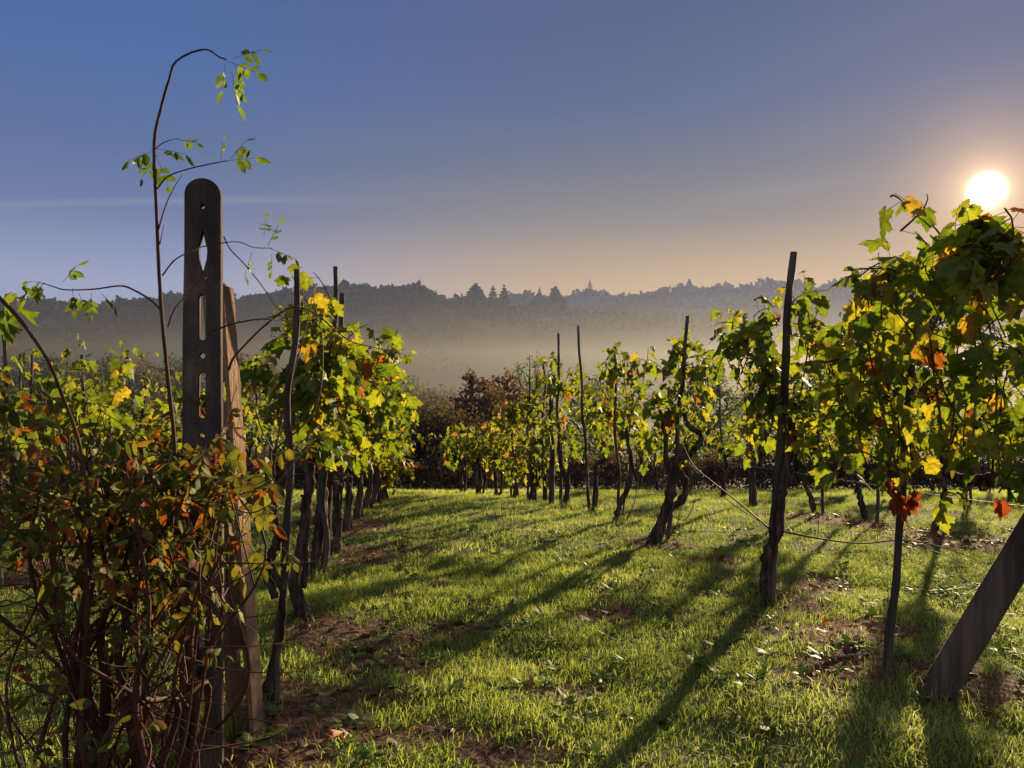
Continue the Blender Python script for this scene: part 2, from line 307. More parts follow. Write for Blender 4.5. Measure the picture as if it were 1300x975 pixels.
# ------------------------------------------------------------------ terrain
PY = np.array([20, 24, 30, 40, 60, 90, 150, 220, 300, 2000.]); PZ = np.array([-1.252, -1.86, -2.75, -3.9, -5.6, -7.4, -9.6, -11.2, -12, -12.])
R1x = np.array([-900, -650, -590, -500, -450, -410, -360, -310, -250, -200, -130, -100, -60, -30, 0, 60, 130, 200, 280, 400, 900])/1000.
R1y = np.array([395, 392, 392, 398, 390, 382, 386, 388, 376, 372, 374, 382, 392, 398, 402, 405, 408, 412, 418, 425, 425.])
R2x = np.array([-900, -200, -60, 0, 50, 100, 150, 200, 250, 300, 350, 430, 600, 900])/1000.
R2y = np.array([400, 400, 392, 385, 383, 381, 380, 374, 376, 372, 368, 366, 362, 360.])
def sst(t): t = np.clip(t, 0, 1); return t*t*(3-2*t)
def G(x, y):
    x = np.asarray(x, float); y = np.asarray(y, float); yy = np.maximum(y, 0)
    z = np.where(yy < 20, -.0007*np.minimum(yy, 20)**2.5, np.interp(yy, PY, PZ))
    near = np.exp(-(yy/40)**2)
    z = z+near*(.018*np.sin(1.9*x+.7*y+1)+.015*np.sin(-1.1*x+2.3*y+.4)+.010*np.sin(4.7*x+3.9*y)+.008*np.sin(6.1*x-5.3*y+2))
    u = x/np.maximum(y, 1); z1 = EYE+(CY-np.interp(u, R1x, R1y)-0)*.5; z2 = EYE+(CY-np.interp(u, R2x, R2y))*.8
    lump = 2.2*np.sin(x*.03+1)*np.sin(y*.041)+1.5*np.sin(x*.071+y*.05)+.8*np.sin(x*.15-y*.11)
    a = np.where(yy < 500, sst((yy-290)/210), 1-.6*sst((yy-500)/200)); b = np.where(yy < 800, sst((yy-600)/200), 1-.5*sst((yy-800)/400))
    h1 = z+(z1-z)*a; h2 = z+(z2-z)*b
    far = np.maximum(h1, h2)+lump*sst((yy-280)/120)*np.where(a > .98, .3, 1)
    return np.where(yy > 280, far, z)
def GP(px, py):
    Y = 4.0
    for _ in range(60): X = (px-CX)*Y/F; Y = .5*Y+.5*F*(EYE-float(G(X, Y)))/(py-CY)
    return np.array(((px-CX)*Y/F, Y, float(G((px-CX)*Y/F, Y))))

# soil patches (px centre, half width in metres along the row and across)
patches = [(440, 800, .45, .35), (385, 900, .35, .5), (340, 950, .3, .5), (500, 840, .25, .2), (450, 705, .5, .5), (440, 670, .5, .7), (905, 712, .3, .28), (1000, 765, .35, .35), (1075, 800, .45, .3), (1110, 850, .45, .22), (1250, 875, .4, .2), (1040, 745, .3, .3),
           (30, 728, .7, .5), (845, 690, .35, .35), (1180, 680, .6, .5), (1230, 690, .7, .4), (1105, 668, .5, .4), (700, 880, .2, .12), (760, 780, .25, .14), (600, 800, .25, .12), (560, 745, .2, .15), (300, 980, .3, .3), (520, 935, .3, .15), (640, 960, .2, .1), (1035, 655, .5, .4), (250, 820, .3, .2), (180, 900, .3, .2)]
PC = np.array([(*GP(a, b)[:2], c, d) for a, b, c, d in patches])
def soil(x, y):
    s = np.zeros(np.shape(x))
    a_ = .22; wob = .25*np.sin(x*7+1)*np.sin(y*6)+.2*np.sin(x*17+y*13)+.15*np.sin(x*31-y*27)
    for cx, cy_, a, b in PC: s = np.maximum(s, 1.45-np.sqrt(((x-cx)/a)**2+((y-cy_)/b)**2)+wob)
    return np.clip(s*1.4, 0, 1)

def terrain():
    az = np.concatenate((np.linspace(-180, -50, 18)[:-1], np.linspace(-50, 50, 420), np.linspace(50, 180, 18)[1:]))
    az = np.radians(az); r = np.concatenate(([.02], np.geomspace(.3, 1250, 520)))
    A, Rr = np.meshgrid(az, r, indexing='ij'); X = Rr*np.sin(A); Y = Rr*np.cos(A)
    Z = G(X, Y); V = np.stack((X, Y, Z), -1).reshape(-1, 3); n = len(az); m = len(r)
    i, j = np.meshgrid(np.arange(n-1), np.arange(m-1), indexing='ij'); i = i.ravel(); j = j.ravel()
    Q = np.stack((i*m+j, i*m+j+1, (i+1)*m+j+1, (i+1)*m+j), 1)[:, ::-1]
    mb = MB(); mb.add(V, Q=Q); o = mb.build('ground', m_ground); tag(o, kind='structure')
    at = o.data.attributes.new('soil', 'FLOAT', 'POINT'); at.data.foreach_set('value', soil(V[:, 0], V[:, 1]).astype(np.float32))
terrain()

# ------------------------------------------------------------------ grass
def frustum_pts(n, y0, y1, pw=1.0, half=.78):
    out = []
    tot = 0
    while tot < n:
        y = (y0**2+(y1**2-y0**2)*rng.random(n)**pw)**.5; x = (rng.random(n)*2-1)*(half*y+.3)
        out.append(np.stack((x, y), 1)); tot += n
    return np.concatenate(out)[:n]
def clump(x, y): return .5+.5*np.sin(x*5.1+2*np.sin(y*3.3))*np.sin(y*6.3+2*np.sin(x*2.9)+1)+.35*np.sin(x*13+y*9)*np.sin(y*15-x*7)
def blades(name, mat, pts, hlen, wid, label, cat, tri=False, keepsoil=-1, lay=.55):
    x, y = pts[:, 0], pts[:, 1]; s = soil(x, y); c = clump(x, y)
    keep = (rng.random(len(x)) > s*.96) & (rng.random(len(x)) < .45+.6*c) if keepsoil < 0 else rng.random(len(x)) < s*keepsoil+.012
    x, y, c = x[keep], y[keep], c[keep]; n = len(x); z = G(x, y)-.004
    h = hlen*(.45+.9*rng.random(n)**1.5)*(.7+.55*np.clip(c, 0, 1.3)); a = rng.random(n)*2*pi; w = wid*(.6+.8*rng.random(n))
    lean = lay*(.2+1.1*rng.random(n)); la = rng.random(n)*2*pi
    d = np.stack((np.cos(la), np.sin(la), np.zeros(n)), 1); side = np.stack((np.cos(a), np.sin(a), np.zeros(n)), 1)*w[:, None]
    b = np.stack((x, y, z), 1); mid = b+d*(h*lean*.35)[:, None]; mid[:, 2] += h*.6
    top = b+d*(h*lean*1.15)[:, None]; top[:, 2] += h*(1.05-.45*lean)
    mb = MB(); ar = np.arange(n)
    if tri: mb.add(np.stack((b-side, b+side, top), 1).reshape(-1, 3), np.stack((ar*3, ar*3+1, ar*3+2), 1))
    else:
        V = np.stack((b-side, b+side, mid+side*.75, mid-side*.75, top), 1).reshape(-1, 3)
        mb.add(V, np.stack((ar*5+3, ar*5+2, ar*5+4), 1), np.stack((ar*5, ar*5+1, ar*5+2, ar*5+3), 1))
    o = mb.build(name, mat); tag(o, label, cat, kind='stuff'); return o
near = frustum_pts(300000, 2.0, 7.5)
feet = [GP(a, b)[:2] for a, b in ((1187, 885), (1127, 855), (978, 768), (972, 770), (833, 692), (846, 690), (303, 935), (345, 892), (388, 788), (402, 737), (785, 663), (755, 652), (720, 644), (1185, 677), (262, 980), (120, 980))]
tuft = np.concatenate([f+rng.normal(0, .07, (420, 2)) for f in feet]); mid_ = frustum_pts(210000, 7.3, 15); far_ = frustum_pts(190000, 14.6, 26)
blades('grass', m_grass, near, .056, .0021, 'short dewy green grass in the foreground lane', 'grass', lay=.95)
blades('grass', m_grass, mid_, .062, .0040, 'sunlit dewy grass in the middle of the vineyard lane', 'grass', True, lay=.8)
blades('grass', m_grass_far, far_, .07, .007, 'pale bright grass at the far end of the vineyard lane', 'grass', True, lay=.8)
blades('dry_grass', m_dry, frustum_pts(170000, 2.0, 11), .06, .0024, 'brown dry grass tufts in the bare patches under the vines', 'dry grass', True, .55, .9)
blades('grass', m_grass, tuft, .13, .0024, 'longer grass tufts growing round the feet of posts and vines', 'grass', lay=.8)
def weeds():
    c = frustum_pts(1500, 2.2, 9); c = c[(clump(c[:, 0]*.4, c[:, 1]*.4) > .45)]; n = len(c); k = 6
    a = rng.random((n, k))*2*pi; pos = np.repeat(np.column_stack((c, G(c[:, 0], c[:, 1])+.02)), k, 0); a = a.ravel()
    tip = np.column_stack((np.cos(a), np.sin(a), .25+.5*rng.random(n*k))); nor = np.column_stack((rng.normal(0, .2, (n*k, 2)), np.ones(n*k)))
    mb = MB(); leaves(mb, pos+tip*.01, unit(tip), unit(nor), np.repeat(.025+.05*rng.random(n), k)*(.7+.5*rng.random(n*k)), OV, .8)
    tag(mb.build('weeds', m_weed), 'low broad-leaved weeds and clover among the grass', 'weeds', kind='stuff')
weeds()
def litter():
    p = frustum_pts(30000, 2.2, 11); s = soil(p[:, 0], p[:, 1]); p = p[rng.random(len(p)) < s*.25+.004]; n = len(p)
    pos = np.column_stack((p, G(p[:, 0], p[:, 1])+.012)); tip = unit(np.column_stack((rng.normal(size=(n, 2)), rng.normal(0, .3, n)))); nor = unit(np.column_stack((rng.normal(0, .4, (n, 2)), np.ones(n))))
    mb = MB(); leaves(mb, pos, tip, nor, .03+.06*rng.random(n), VS, 1.4)
    tag(mb.build('fallen_leaves', m_litter), 'brown fallen leaves scattered on the soil under the vines', 'fallen leaves', kind='stuff')
litter()

# ------------------------------------------------------------------ posts
def slotted_post(name, W0, W1, H, T, holes, mat, label, base, rot, bury=.1, flange=0):
    """outline in the xz plane (x across, z up), real openings, extruded by T"""
    bm = bmesh.new()
    def loop(pts):
        vs = [bm.verts.new((x, 0, z)) for x, z in pts]
        for i in range(len(vs)): bm.edges.new((vs[i], vs[(i+1) % len(vs)]))
    r = W1/2; out = [(-W0/2, -bury), (W0/2, -bury)]+[(W0/2+(W1/2-W0/2)*t+.0015*math.sin(t*31), t*(H-r)) for t in (.15, .3, .45, .6, .75, .9)]
    out += [(r*math.cos(a), H-r+r*math.sin(a)*.95) for a in np.linspace(0, pi, 15)]
    out += [(-(W0/2+(W1/2-W0/2)*t)+.0015*math.sin(t*23), t*(H-r)) for t in (.9, .75, .6, .45, .3, .15)]
    loop(out)
    for h in holes:
        kind, z, hw, hh = h
        if kind == 'slot': pts = [(hw*math.cos(a), z+(hh-hw)+hw*math.sin(a)) for a in np.linspace(0, pi, 7)]+[(hw*math.cos(a), z-(hh-hw)+hw*math.sin(a)) for a in np.linspace(pi, 2*pi, 7)]
        elif kind == 'hole': pts = [(hw*math.cos(a), z+hh*math.sin(a)) for a in np.linspace(0, 2*pi, 10, endpoint=False)]
        else: pts = [(0, z+hh), (-hw*.5, z+hh*.5), (-hw, z+hh*.1), (-hw*.9, z-hh*.3), (-hw*.3, z-hh*.8), (0, z-hh), (hw*.3, z-hh*.8), (hw*.9, z-hh*.3), (hw, z+hh*.1), (hw*.5, z+hh*.5)]
        loop(pts)
    bmesh.ops.triangle_fill(bm, edges=bm.edges[:], use_beauty=True)
    ret = bmesh.ops.extrude_face_region(bm, geom=bm.faces[:])
    for v in ret['geom']:
        if isinstance(v, bmesh.types.BMVert): v.co.y += T
    bmesh.ops.recalc_face_normals(bm, faces=bm.faces[:])
    for v in bm.verts: v.co.y -= T/2
    if flange:                                              # raised ribs down both edges of the web
        for sx in (-1, 1):
            vs = []
            for z, w in ((-bury, W0/2), (H-.03, W1/2)):
                vs.append([bm.verts.new((sx*(w+dx), dy, z)) for dx, dy in ((-.016, -flange), (.004, -flange), (.004, flange), (-.016, flange))])
            for q in range(4): bm.faces.new((vs[0][q], vs[0][(q+1) % 4], vs[1][(q+1) % 4], vs[1][q]))
            bm.faces.new(vs[0][::-1]); bm.faces.new(vs[1])
        bmesh.ops.recalc_face_normals(bm, faces=bm.faces[:])
    me = bpy.data.meshes.new(name); bm.to_mesh(me); bm.free(); me.materials.append(mat)
    o = bpy.data.objects.new(name, me); col.objects.link(o); o.location = base; o.rotation_euler = rot
    bv = o.modifiers.new('bevel', 'BEVEL'); bv.width = .006; bv.segments = 2; bv.limit_method = 'ANGLE'
    tag(o, label, 'post', 'slotted concrete end posts'); return o
Yp = 3.05; bz = float(G(-1.2, Yp))
def zz(py, Y=Yp): return EYE+(CY-py)*Y/F-bz
H1 = zz(230)
hs = [('hole', zz(266), .008, .010), ('diamond', zz(322), .017, .085), ('slot', zz(404), .0135, .088), ('hole', zz(452), .011, .011), ('slot', zz(502), .0135, .088)]
hs += [('hole', zz(552+100*i), .011, .011) for i in range(4)]+[('slot', zz(602+100*i), .0135, .088) for i in range(4)]
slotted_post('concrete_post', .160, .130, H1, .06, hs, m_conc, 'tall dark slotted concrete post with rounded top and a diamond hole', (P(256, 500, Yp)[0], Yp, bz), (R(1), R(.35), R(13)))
b2 = GP(313, 928)
H2 = 1.93
hs = [('slot', z, .015, .045) for z in np.arange(.12, 1.7, .19)]
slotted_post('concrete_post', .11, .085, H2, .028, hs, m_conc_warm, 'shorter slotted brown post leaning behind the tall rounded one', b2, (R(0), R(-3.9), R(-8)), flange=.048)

def stake(base, top, r, label, name='wooden_stake', kink=.02, cat='stake', group='wooden stakes tied to the vines', mat=None, n=8):
    base = np.array(base); top = np.array(top); root = tuple(base)
    ts = np.linspace(-.04, 1, 8); pts = [base+(top-base)*t+(np.append(rng.normal(0, kink, 2), 0) if 0 < t < 1 else 0) for t in ts]
    mb = MB(); mb.tube(pts, np.linspace(r*1.1, r*.75, 8), n, .12, 3); o = mb.build(name, mat or m_stake); shift(o, root)
    return tag(o, label, cat, group)
def shift(o, root):
    me = o.data; v = np.empty(len(me.vertices)*3, np.float32); me.vertices.foreach_get('co', v)
    v = v.reshape(-1, 3)-np.array(root, np.float32); me.vertices.foreach_set('co', v.ravel()); me.update(); o.location = root

# leaning brace post at the right edge
def brace():
    base = GP(1187, 880); top = np.array((base[0]+.78, base[1]-.25, base[2]+1.62)); d = top-base
    mb = MB(); n = 14; m = 14; a = np.linspace(0, 2*pi, n, endpoint=False)
    ux = unit(np.cross(d, (0, 1, 0))); uy = unit(np.cross(ux, d))
    prof = .068+.010*np.cos(2*a)+.006*np.cos(3*a+1); V = []
    for i in range(m):
        c = base+d*(-.06+1.1*i/(m-1)); q = prof*(1+.03*rng.random(n))*(1-.08*i/m)
        V.append(c+(np.cos(a)*q)[:, None]*ux+(np.sin(a)*q)[:, None]*uy)
    i, j = np.meshgrid(np.arange(m-1), np.arange(n), indexing='ij'); i = i.ravel(); j = j.ravel(); k = (j+1) % n
    V = np.concatenate(V+[[base-d*.06], [base+d*1.04]]); 
    T = [(m*n, q, (q+1) % n) for q in range(n)]+[(m*n+1, (m-1)*n+(q+1) % n, (m-1)*n+q) for q in range(n)]
    mb.add(V, T, np.stack((i*n+j, i*n+k, (i+1)*n+k, (i+1)*n+j), 1)); o = mb.build('wooden_post', m_wood); shift(o, base)
    tag(o, 'thick dark wooden brace post leaning steeply to the right in the grass', 'post')
brace()

# ------------------------------------------------------------------ grapevines
def bez(a, b, c, n=8):
    t = np.linspace(0, 1, n)[:, None]; return (1-t)**2*a+2*t*(1-t)*b+t*t*c
def leaf_along(mb_leaf, mb_pet, path, size, tpl, step=.06, start=.12, gap=.0, petr=.0012):
    seg = np.linalg.norm(np.diff(path, axis=0), axis=1); s = np.concatenate(([0], np.cumsum(seg))); Ltot = s[-1]
    ts = np.arange(start*Ltot, Ltot+1e-6, step); n = len(ts)
    if n == 0: return
    p = np.stack([np.interp(ts, s, path[:, k]) for k in range(3)], 1)+rng.normal(0, .006, (n, 3))
    tg = unit(path[-1]-path[0])
    side = unit(np.cross(np.broadcast_to(tg, (n, 3)), rng.normal(size=(n, 3))))
    pet = unit(side+tg*.3+np.array((0, 0, .15)))*size*(.45+.35*rng.random((n, 1)))
    q = p+pet
    tip = unit(unit(pet)*.55+np.array((0, 0, -.75))+rng.normal(0, .4, (n, 3)))
    nor = unit(unit(pet)*.5+np.array((0, 0, .6))+rng.normal(0, .5, (n, 3)))
    keep = rng.random(n) > gap; sz = size*(.55+.6*rng.random(n))*np.interp(ts/Ltot, [0, .7, 1], [1, 1, .55])
    leaves(mb_leaf, q[keep], tip[keep], nor[keep], sz[keep], tpl)
    if mb_pet is not None:
        for a, b in zip(p[keep], q[keep]): mb_pet.tube([a, b], [petr, petr], 3, 0, 1, False)

class Vine:
    def __init__(s, base, name='grapevine'):
        s.root = empty(name, tuple(base)); s.base = np.array(base, float); s.tr = MB(); s.cn = MB(); s.lf = MB(); s.rd = None
    def trunk(s, pts, r0, r1, rough=.3):
        q, rr = spline(np.array(pts, float), np.linspace(r0, r1, 6)*.82, 7); n = len(q)
        k = np.sin(np.linspace(0, 9+4*rng.random(), n)+rng.random()*6)*.10+rng.normal(0, .07, n); kn = (rng.random(n) < .12)*.3
        j = np.cumsum(rng.normal(0, .0035, (n, 3)), 0); j -= np.linspace(0, 1, n)[:, None]*j[-1]; s.tr.tube(q+j, rr*(1+k+kn), 10, rough*.7, 1)
        for _ in range(2):                                  # pruning stubs
            i = int(rng.integers(n//3, n)); d = unit(rng.normal(size=3)+np.array((0, 0, .4))); i = min(i, n-1); s.tr.tube([q[i], q[i]+d*rr[i]*1.9], [rr[i]*.45, rr[i]*.3], 6, .2, 1)
    def cane(s, pts, r0=.005, r1=.002, k=4): mb = MB(); mb.tube(pts, [r0, r1], 5, .1, k); mb.build('cane', m_cane, s.root)
    def shoots(s, path, size, tpl, **kw):
        s.lf.tube(path, [.0042, .0015], 4, 0, 1, False); leaf_along(s.lf, s.lf if tpl is VL else None, path, size, tpl, **kw)
    def blob(s, cx, cy_, rx, ry, Y0, Y1, n, size, tpl, L=.4, **kw):
        for _ in range(n):
            while True:
                a, b = rng.random(2)*2-1
                if a*a+b*b < 1: break
            Y = Y0+(Y1-Y0)*rng.random(); p = P(cx+a*rx, cy_+b*ry, Y); d = unit(np.array((rng.normal(0, .5), rng.normal(0, .5), rng.normal(.35, .6))))*L*(.5+.7*rng.random())
            s.shoots(bez(p-d*.5, p+np.array((rng.normal(0, .05), rng.normal(0, .05), L*.2)), p+d*.5+np.array((0, 0, -.08*L)), 6), size, tpl, start=.05, **kw)
    def done(s, label, group, mleaf=None):
        s.tr.build('trunk', m_bark, s.root)
        if s.lf.n: s.lf.build('foliage', mleaf or m_vine, s.root)
        if s.rd is not None: tag(s.rd.build('foliage', m_vine_red, s.root), 'bright red and orange leaves')
        tag(s.root, label, 'grapevine', group); return s.root

def proto_vine(seed, h=1.75, wid=.6, n=12, size=.12, tpl=VS, low=.75, dens=1.0):
    """a vine at the origin, its row running along y"""
    global rng; rng = np.random.default_rng(seed)
    v = Vine((0, 0, 0)); rr = rng.random
    hh = low+.1*rr(); k = np.array((rng.normal(0, .08), rng.normal(0, .1), 0)); b = np.array((rng.normal(0, .06), rng.normal(0, .12), 0))
    t = [np.array((0, 0, -.05)), np.array((b[0]*.6, b[1]*.6, hh*.25)), np.array((b[0]+k[0], b[1]+k[1], hh*.55)), np.array((b[0]-k[0]*.3, b[1]-k[1]*.3, hh*.8)), np.array((b[0], b[1], hh))]
    v.trunk(t, .045, .026)
    if rr() < .6: v.trunk([p+np.array((.05*math.sin(i*2), .05*math.cos(i*1.7), 0)) for i, p in enumerate(t)], .028, .018)
    hd = t[-1]
    for s_ in (-1, 1):
        e = hd+np.array((rng.normal(0, .08), s_*(.35+.25*rr()), .05+.15*rr())); v.tr.tube([hd, hd+(e-hd)*.5+np.array((0, 0, .08)), e], [.022, .016, .010], 7, .2, 4)
        for i in range(n//2):
            p = hd+(e-hd)*rr(); top = np.array((p[0]+rng.normal(0, wid*.45), p[1]+rng.normal(0, .25), h*(.72+.33*rr())))
            if rr() < .3: top[2] = low+.1+.3*rr(); top[0] = p[0]+rng.choice([-1, 1])*wid*.6
            c = (p+top)/2+np.array((rng.normal(0, .12), rng.normal(0, .12), .15)); v.shoots(bez(p, c, top, 9), size, tpl, step=.062/dens, start=.08, gap=.08)
    return v

def copy_tree(o, parent=None):
    c = o.copy(); col.objects.link(c); c.parent = parent
    for ch in list(o.children): copy_tree(ch, c)
    return c

# -- right row, nearest vines, read from the photograph
def Pg(px, py): g = GP(px, py); return g
GR1 = 'vines of the row to the right of the grass lane'
# vine A: trunk at (978,765) beside the tall stake
b = Pg(972, 768); YA = b[1]
vA = Vine(b); vA.trunk([P(972, 772, YA), P(969, 720, YA), P(980, 678, YA), P(990, 630, YA), P(1002, 585, YA-.02), P(1008, 560, YA), P(1000, 530, YA+.05)], .05, .026)
vA.trunk([P(980, 678, YA), P(986, 640, YA+.03), P(1010, 600, YA+.1), P(1012, 560, YA+.1)], .03, .02)
for q in ([(1002, 560), (960, 520), (930, 470), (912, 425)], [(1002, 560), (985, 500), (960, 440), (958, 400)], [(1005, 560), (1020, 480), (1030, 420), (1040, 390)], [(1005, 560), (1060, 520), (1100, 470)]):
    vA.cane([P(x, y, YA+.05) for x, y in q], .007, .003)
vA.cane([P(983, 672, YA), P(1030, 682, YA-.2), P(1090, 690, YA-.4), P(1145, 686, YA-.6), P(1200, 696, YA-.8), P(1250, 715, YA-.9)], .008, .002)
vA.cane([P(978, 672, YA), P(940, 640, YA+.1), P(905, 612, YA+.3), P(880, 590, YA+.5), P(865, 560, YA+.6)], .007, .002)
vA.cane([P(1038, 683, YA-.2), P(1040, 655, YA-.2), P(1042, 632, YA-.2)], .003, .0015)
vA.cane([P(1145, 686, YA-.6), P(1200, 705, YA-.6), P(1240, 722, YA-.6)], .004, .002)
vA.blob(930, 440, 28, 30, YA-.1, YA+.3, 4, .135, VL, .35); vA.blob(925, 430, 16, 16, YA, YA+.2, 3, .12, VL, .3)
vA.blob(975, 450, 32, 55, YA-.2, YA+.3, 10, .14, VL, .4); vA.blob(968, 405, 20, 14, YA-.1, YA+.1, 2, .13, VL, .3)
vA.blob(1025, 420, 22, 45, YA-.2, YA+.2, 8, .13, VL, .35); vA.blob(1020, 510, 55, 65, YA-.3, YA+.5, 17, .13, VL, .4)
vA.blob(960, 520, 45, 50, YA, YA+.6, 7, .12, VL, .4); vA.blob(1070, 470, 40, 70, YA-.5, YA, 12, .13, VL, .4)
vA.done('gnarled grapevine with black twisted trunk against the tall thick stake', GR1)
stake(Pg(978, 768), P(1008, 320, YA-.05), .033, 'tall thick grey stake with blunt dark top standing against a twisted trunk', kink=.012)
# vine B: foliage hanging round the thin near stake, trunk just outside the right edge
bB = np.array((2.62, 3.55, float(G(2.62, 3.55)))); vB = Vine(bB)
YB = 3.7
vB.trunk([bB-np.array((0, 0, .05)), bB+np.array((.05, 0, .35)), P(1330, 640, 3.5), P(1290, 600, 3.6), P(1240, 612, 3.7), P(1195, 598, 3.9)], .05, .024)
vB.tr.tube([P(1195, 598, 3.9), P(1225, 560, 3.9), P(1260, 515, 3.8)], [.02, .012], 6, .1, 3)
vB.tr.tube([P(1205, 598, 3.9), P(1160, 604, 3.95), P(1133, 602, 4.0)], [.022, .014], 7, .15, 3)
for q in ([(1140, 600), (1120, 520), (1100, 430), (1090, 370)], [(1200, 600), (1190, 500), (1170, 400), (1165, 340)], [(1230, 600), (1240, 480), (1230, 380), (1200, 310), (1182, 285), (1160, 268)], [(1260, 600), (1265, 480), (1250, 380), (1240, 320)], [(1150, 600), (1100, 575), (1060, 560)], [(1200, 600), (1212, 520), (1216, 440)], [(1240, 560), (1200, 500), (1180, 440)]):
    vB.cane([P(x, y, 3.5 if y > 350 else 3.0) for x, y in q], .006, .0025)
vB.cane([P(1205, 315, 2.9), P(1180, 325, 2.9), P(1155, 340, 2.9)], .002, .001)
vB.blob(1110, 400, 38, 55, 3.3, 4.0, 8, .118, VL, .35); vB.blob(1085, 470, 45, 80, 3.6, 4.6, 12, .112, VL, .4)
vB.blob(1115, 352, 22, 14, 3.2, 3.5, 2, .12, VL, .22); vB.blob(1150, 350, 30, 22, 3.1, 3.5, 4, .112, VL, .3)
vB.blob(1150, 500, 60, 90, 3.3, 4.5, 17, .112, VL, .4); vB.blob(1190, 400, 40, 50, 3.0, 3.6, 6, .125, VL, .35)
vB.blob(1195, 330, 22, 28, 2.6, 3.0, 2, .125, VL, .24); vB.blob(1148, 262, 16, 9, 2.7, 2.8, 2, .105, VL, .16)
vB.blob(1260, 400, 48, 70, 2.7, 3.6, 9, .13, VL, .35); vB.blob(1262, 308, 20, 22, 2.45, 2.6, 6, .13, VL, .2); vB.blob(1205, 300, 16, 16, 2.6, 2.8, 3, .135, VL, .16); vB.blob(1255, 325, 26, 34, 2.4, 2.7, 4+4, .125, VL, .22)
vB.blob(1250, 500, 60, 80, 2.9, 4.2, 17, .112, VL, .4); vB.blob(1260, 575, 50, 28, 3.2, 3.8, 6, .12, VL, .3)
vB.blob(1085, 560, 60, 35, 3.9, 4.6, 8, .12, VL, .3); vB.blob(1205, 620, 8, 12, 3.5, 3.6, 2, .125, VL, .1)
vB.rd = MB()
for px, py in ((1130, 615), (1140, 628), (1152, 632), (1165, 628), (1137, 640), (1150, 640), (1270, 640), (1128, 470), (1158, 405), (1240, 510)):
    p = P(px, py, 3.75); leaves(vB.rd, p[None]+rng.normal(0, .006, (2, 3)), unit(np.array([(rng.normal(0, .3), rng.normal(0, .3), -1)]*2)), unit(rng.normal(size=(2, 3))), [.09, .07], VL)
vB.done('large grapevine at the right edge with big backlit leaves and a few bright red ones', GR1)
bs = Pg(1127, 853); stake(bs, P(1162, 420, bs[1]-.1), .021, 'thin dark stake in front of the big right-hand foliage, red leaves round it', kink=.012)
# vine C at (830,690)
b = Pg(833, 690); Y = b[1]
vC = Vine(b); vC.trunk([P(826, 696, Y), P(842, 655, Y), P(854, 618, Y), P(856, 588, Y), P(880, 575, Y), P(888, 555, Y), P(873, 540, Y), P(868, 525, Y)], .075, .022)
vC.trunk([P(834, 694, Y), P(846, 650, Y+.05), P(868, 625, Y+.05), P(862, 595, Y+.05), P(845, 590, Y), P(845, 560, Y), P(838, 520, Y)], .05, .02)
vC.cane([P(845, 650, Y), P(870, 660, Y-.2), P(884, 630, Y-.2)], .006, .003); vC.cane([P(842, 690, Y), P(860, 665, Y), P(862, 640, Y)], .008, .003)
vC.cane([P(856, 560, Y), P(885, 600, Y-.3), P(930, 640, Y-.8), P(975, 668, Y-1.2)], .006, .002); vC.cane([P(862, 676, Y-.1), P(910, 675, Y-.3), P(960, 678, Y-.6)], .003, .001)
vC.blob(858, 440, 14, 26, Y-.1, Y+.1, 4, .12, VL, .35); vC.blob(880, 475, 22, 45, Y-.2, Y+.3, 9, .13, VL, .4); vC.blob(840, 510, 22, 40, Y-.2, Y+.4, 9, .13, VL, .4)
vC.blob(880, 530, 35, 50, Y, Y+.7, 14, .13, VL, .4); vC.blob(845, 560, 25, 30, Y, Y+.5, 5, .12, VL, .3)
vC.done('grapevine with two thick intertwined trunks leaning right over its long shadow', GR1)
stake(Pg(846, 688), P(873, 401, Y-.1), .025, 'reddish stake leaning right through the double-trunked vine', kink=.015)
# vine D at (785,660)
b = Pg(783, 662); Y = b[1]; vD = Vine(b)
vD.trunk([P(781, 666, Y), P(786, 640, Y), P(797, 620, Y), P(802, 590, Y), P(796, 560, Y), P(795, 535, Y)], .05, .026)
vD.cane([P(789, 664, Y), P(794, 625, Y), P(797, 590, Y)], .014, .01); vD.cane([P(794, 664, Y-.1), P(806, 635, Y-.1), P(812, 600, Y)], .008, .004)
for q in ([(796, 540), (795, 500), (788, 460), (782, 440)], [(796, 540), (812, 500), (820, 470)], [(790, 500), (770, 485), (762, 478)]): vD.cane([P(x, y, Y) for x, y in q], .007, .003)
vD.blob(795, 455, 22, 14, Y-.1, Y+.1, 6, .13, VS, .35); vD.blob(775, 470, 14, 14, Y, Y+.2, 3, .12, VS, .3); vD.blob(815, 465, 12, 14, Y, Y+.1, 3, .11, VS, .3)
vD.blob(797, 510, 30, 40, Y-.2, Y+.5, 14, .13, VS, .4); vD.blob(800, 550, 40, 35, Y, Y+.7, 14, .13, VS, .4)
vD.done('slim grapevine with a leafy tuft on top between the bare stake and the double trunk', GR1)
stake(Pg(788, 660), P(780, 440, Y), .018, 'short stake almost hidden in the leafy-topped vine', kink=.02)
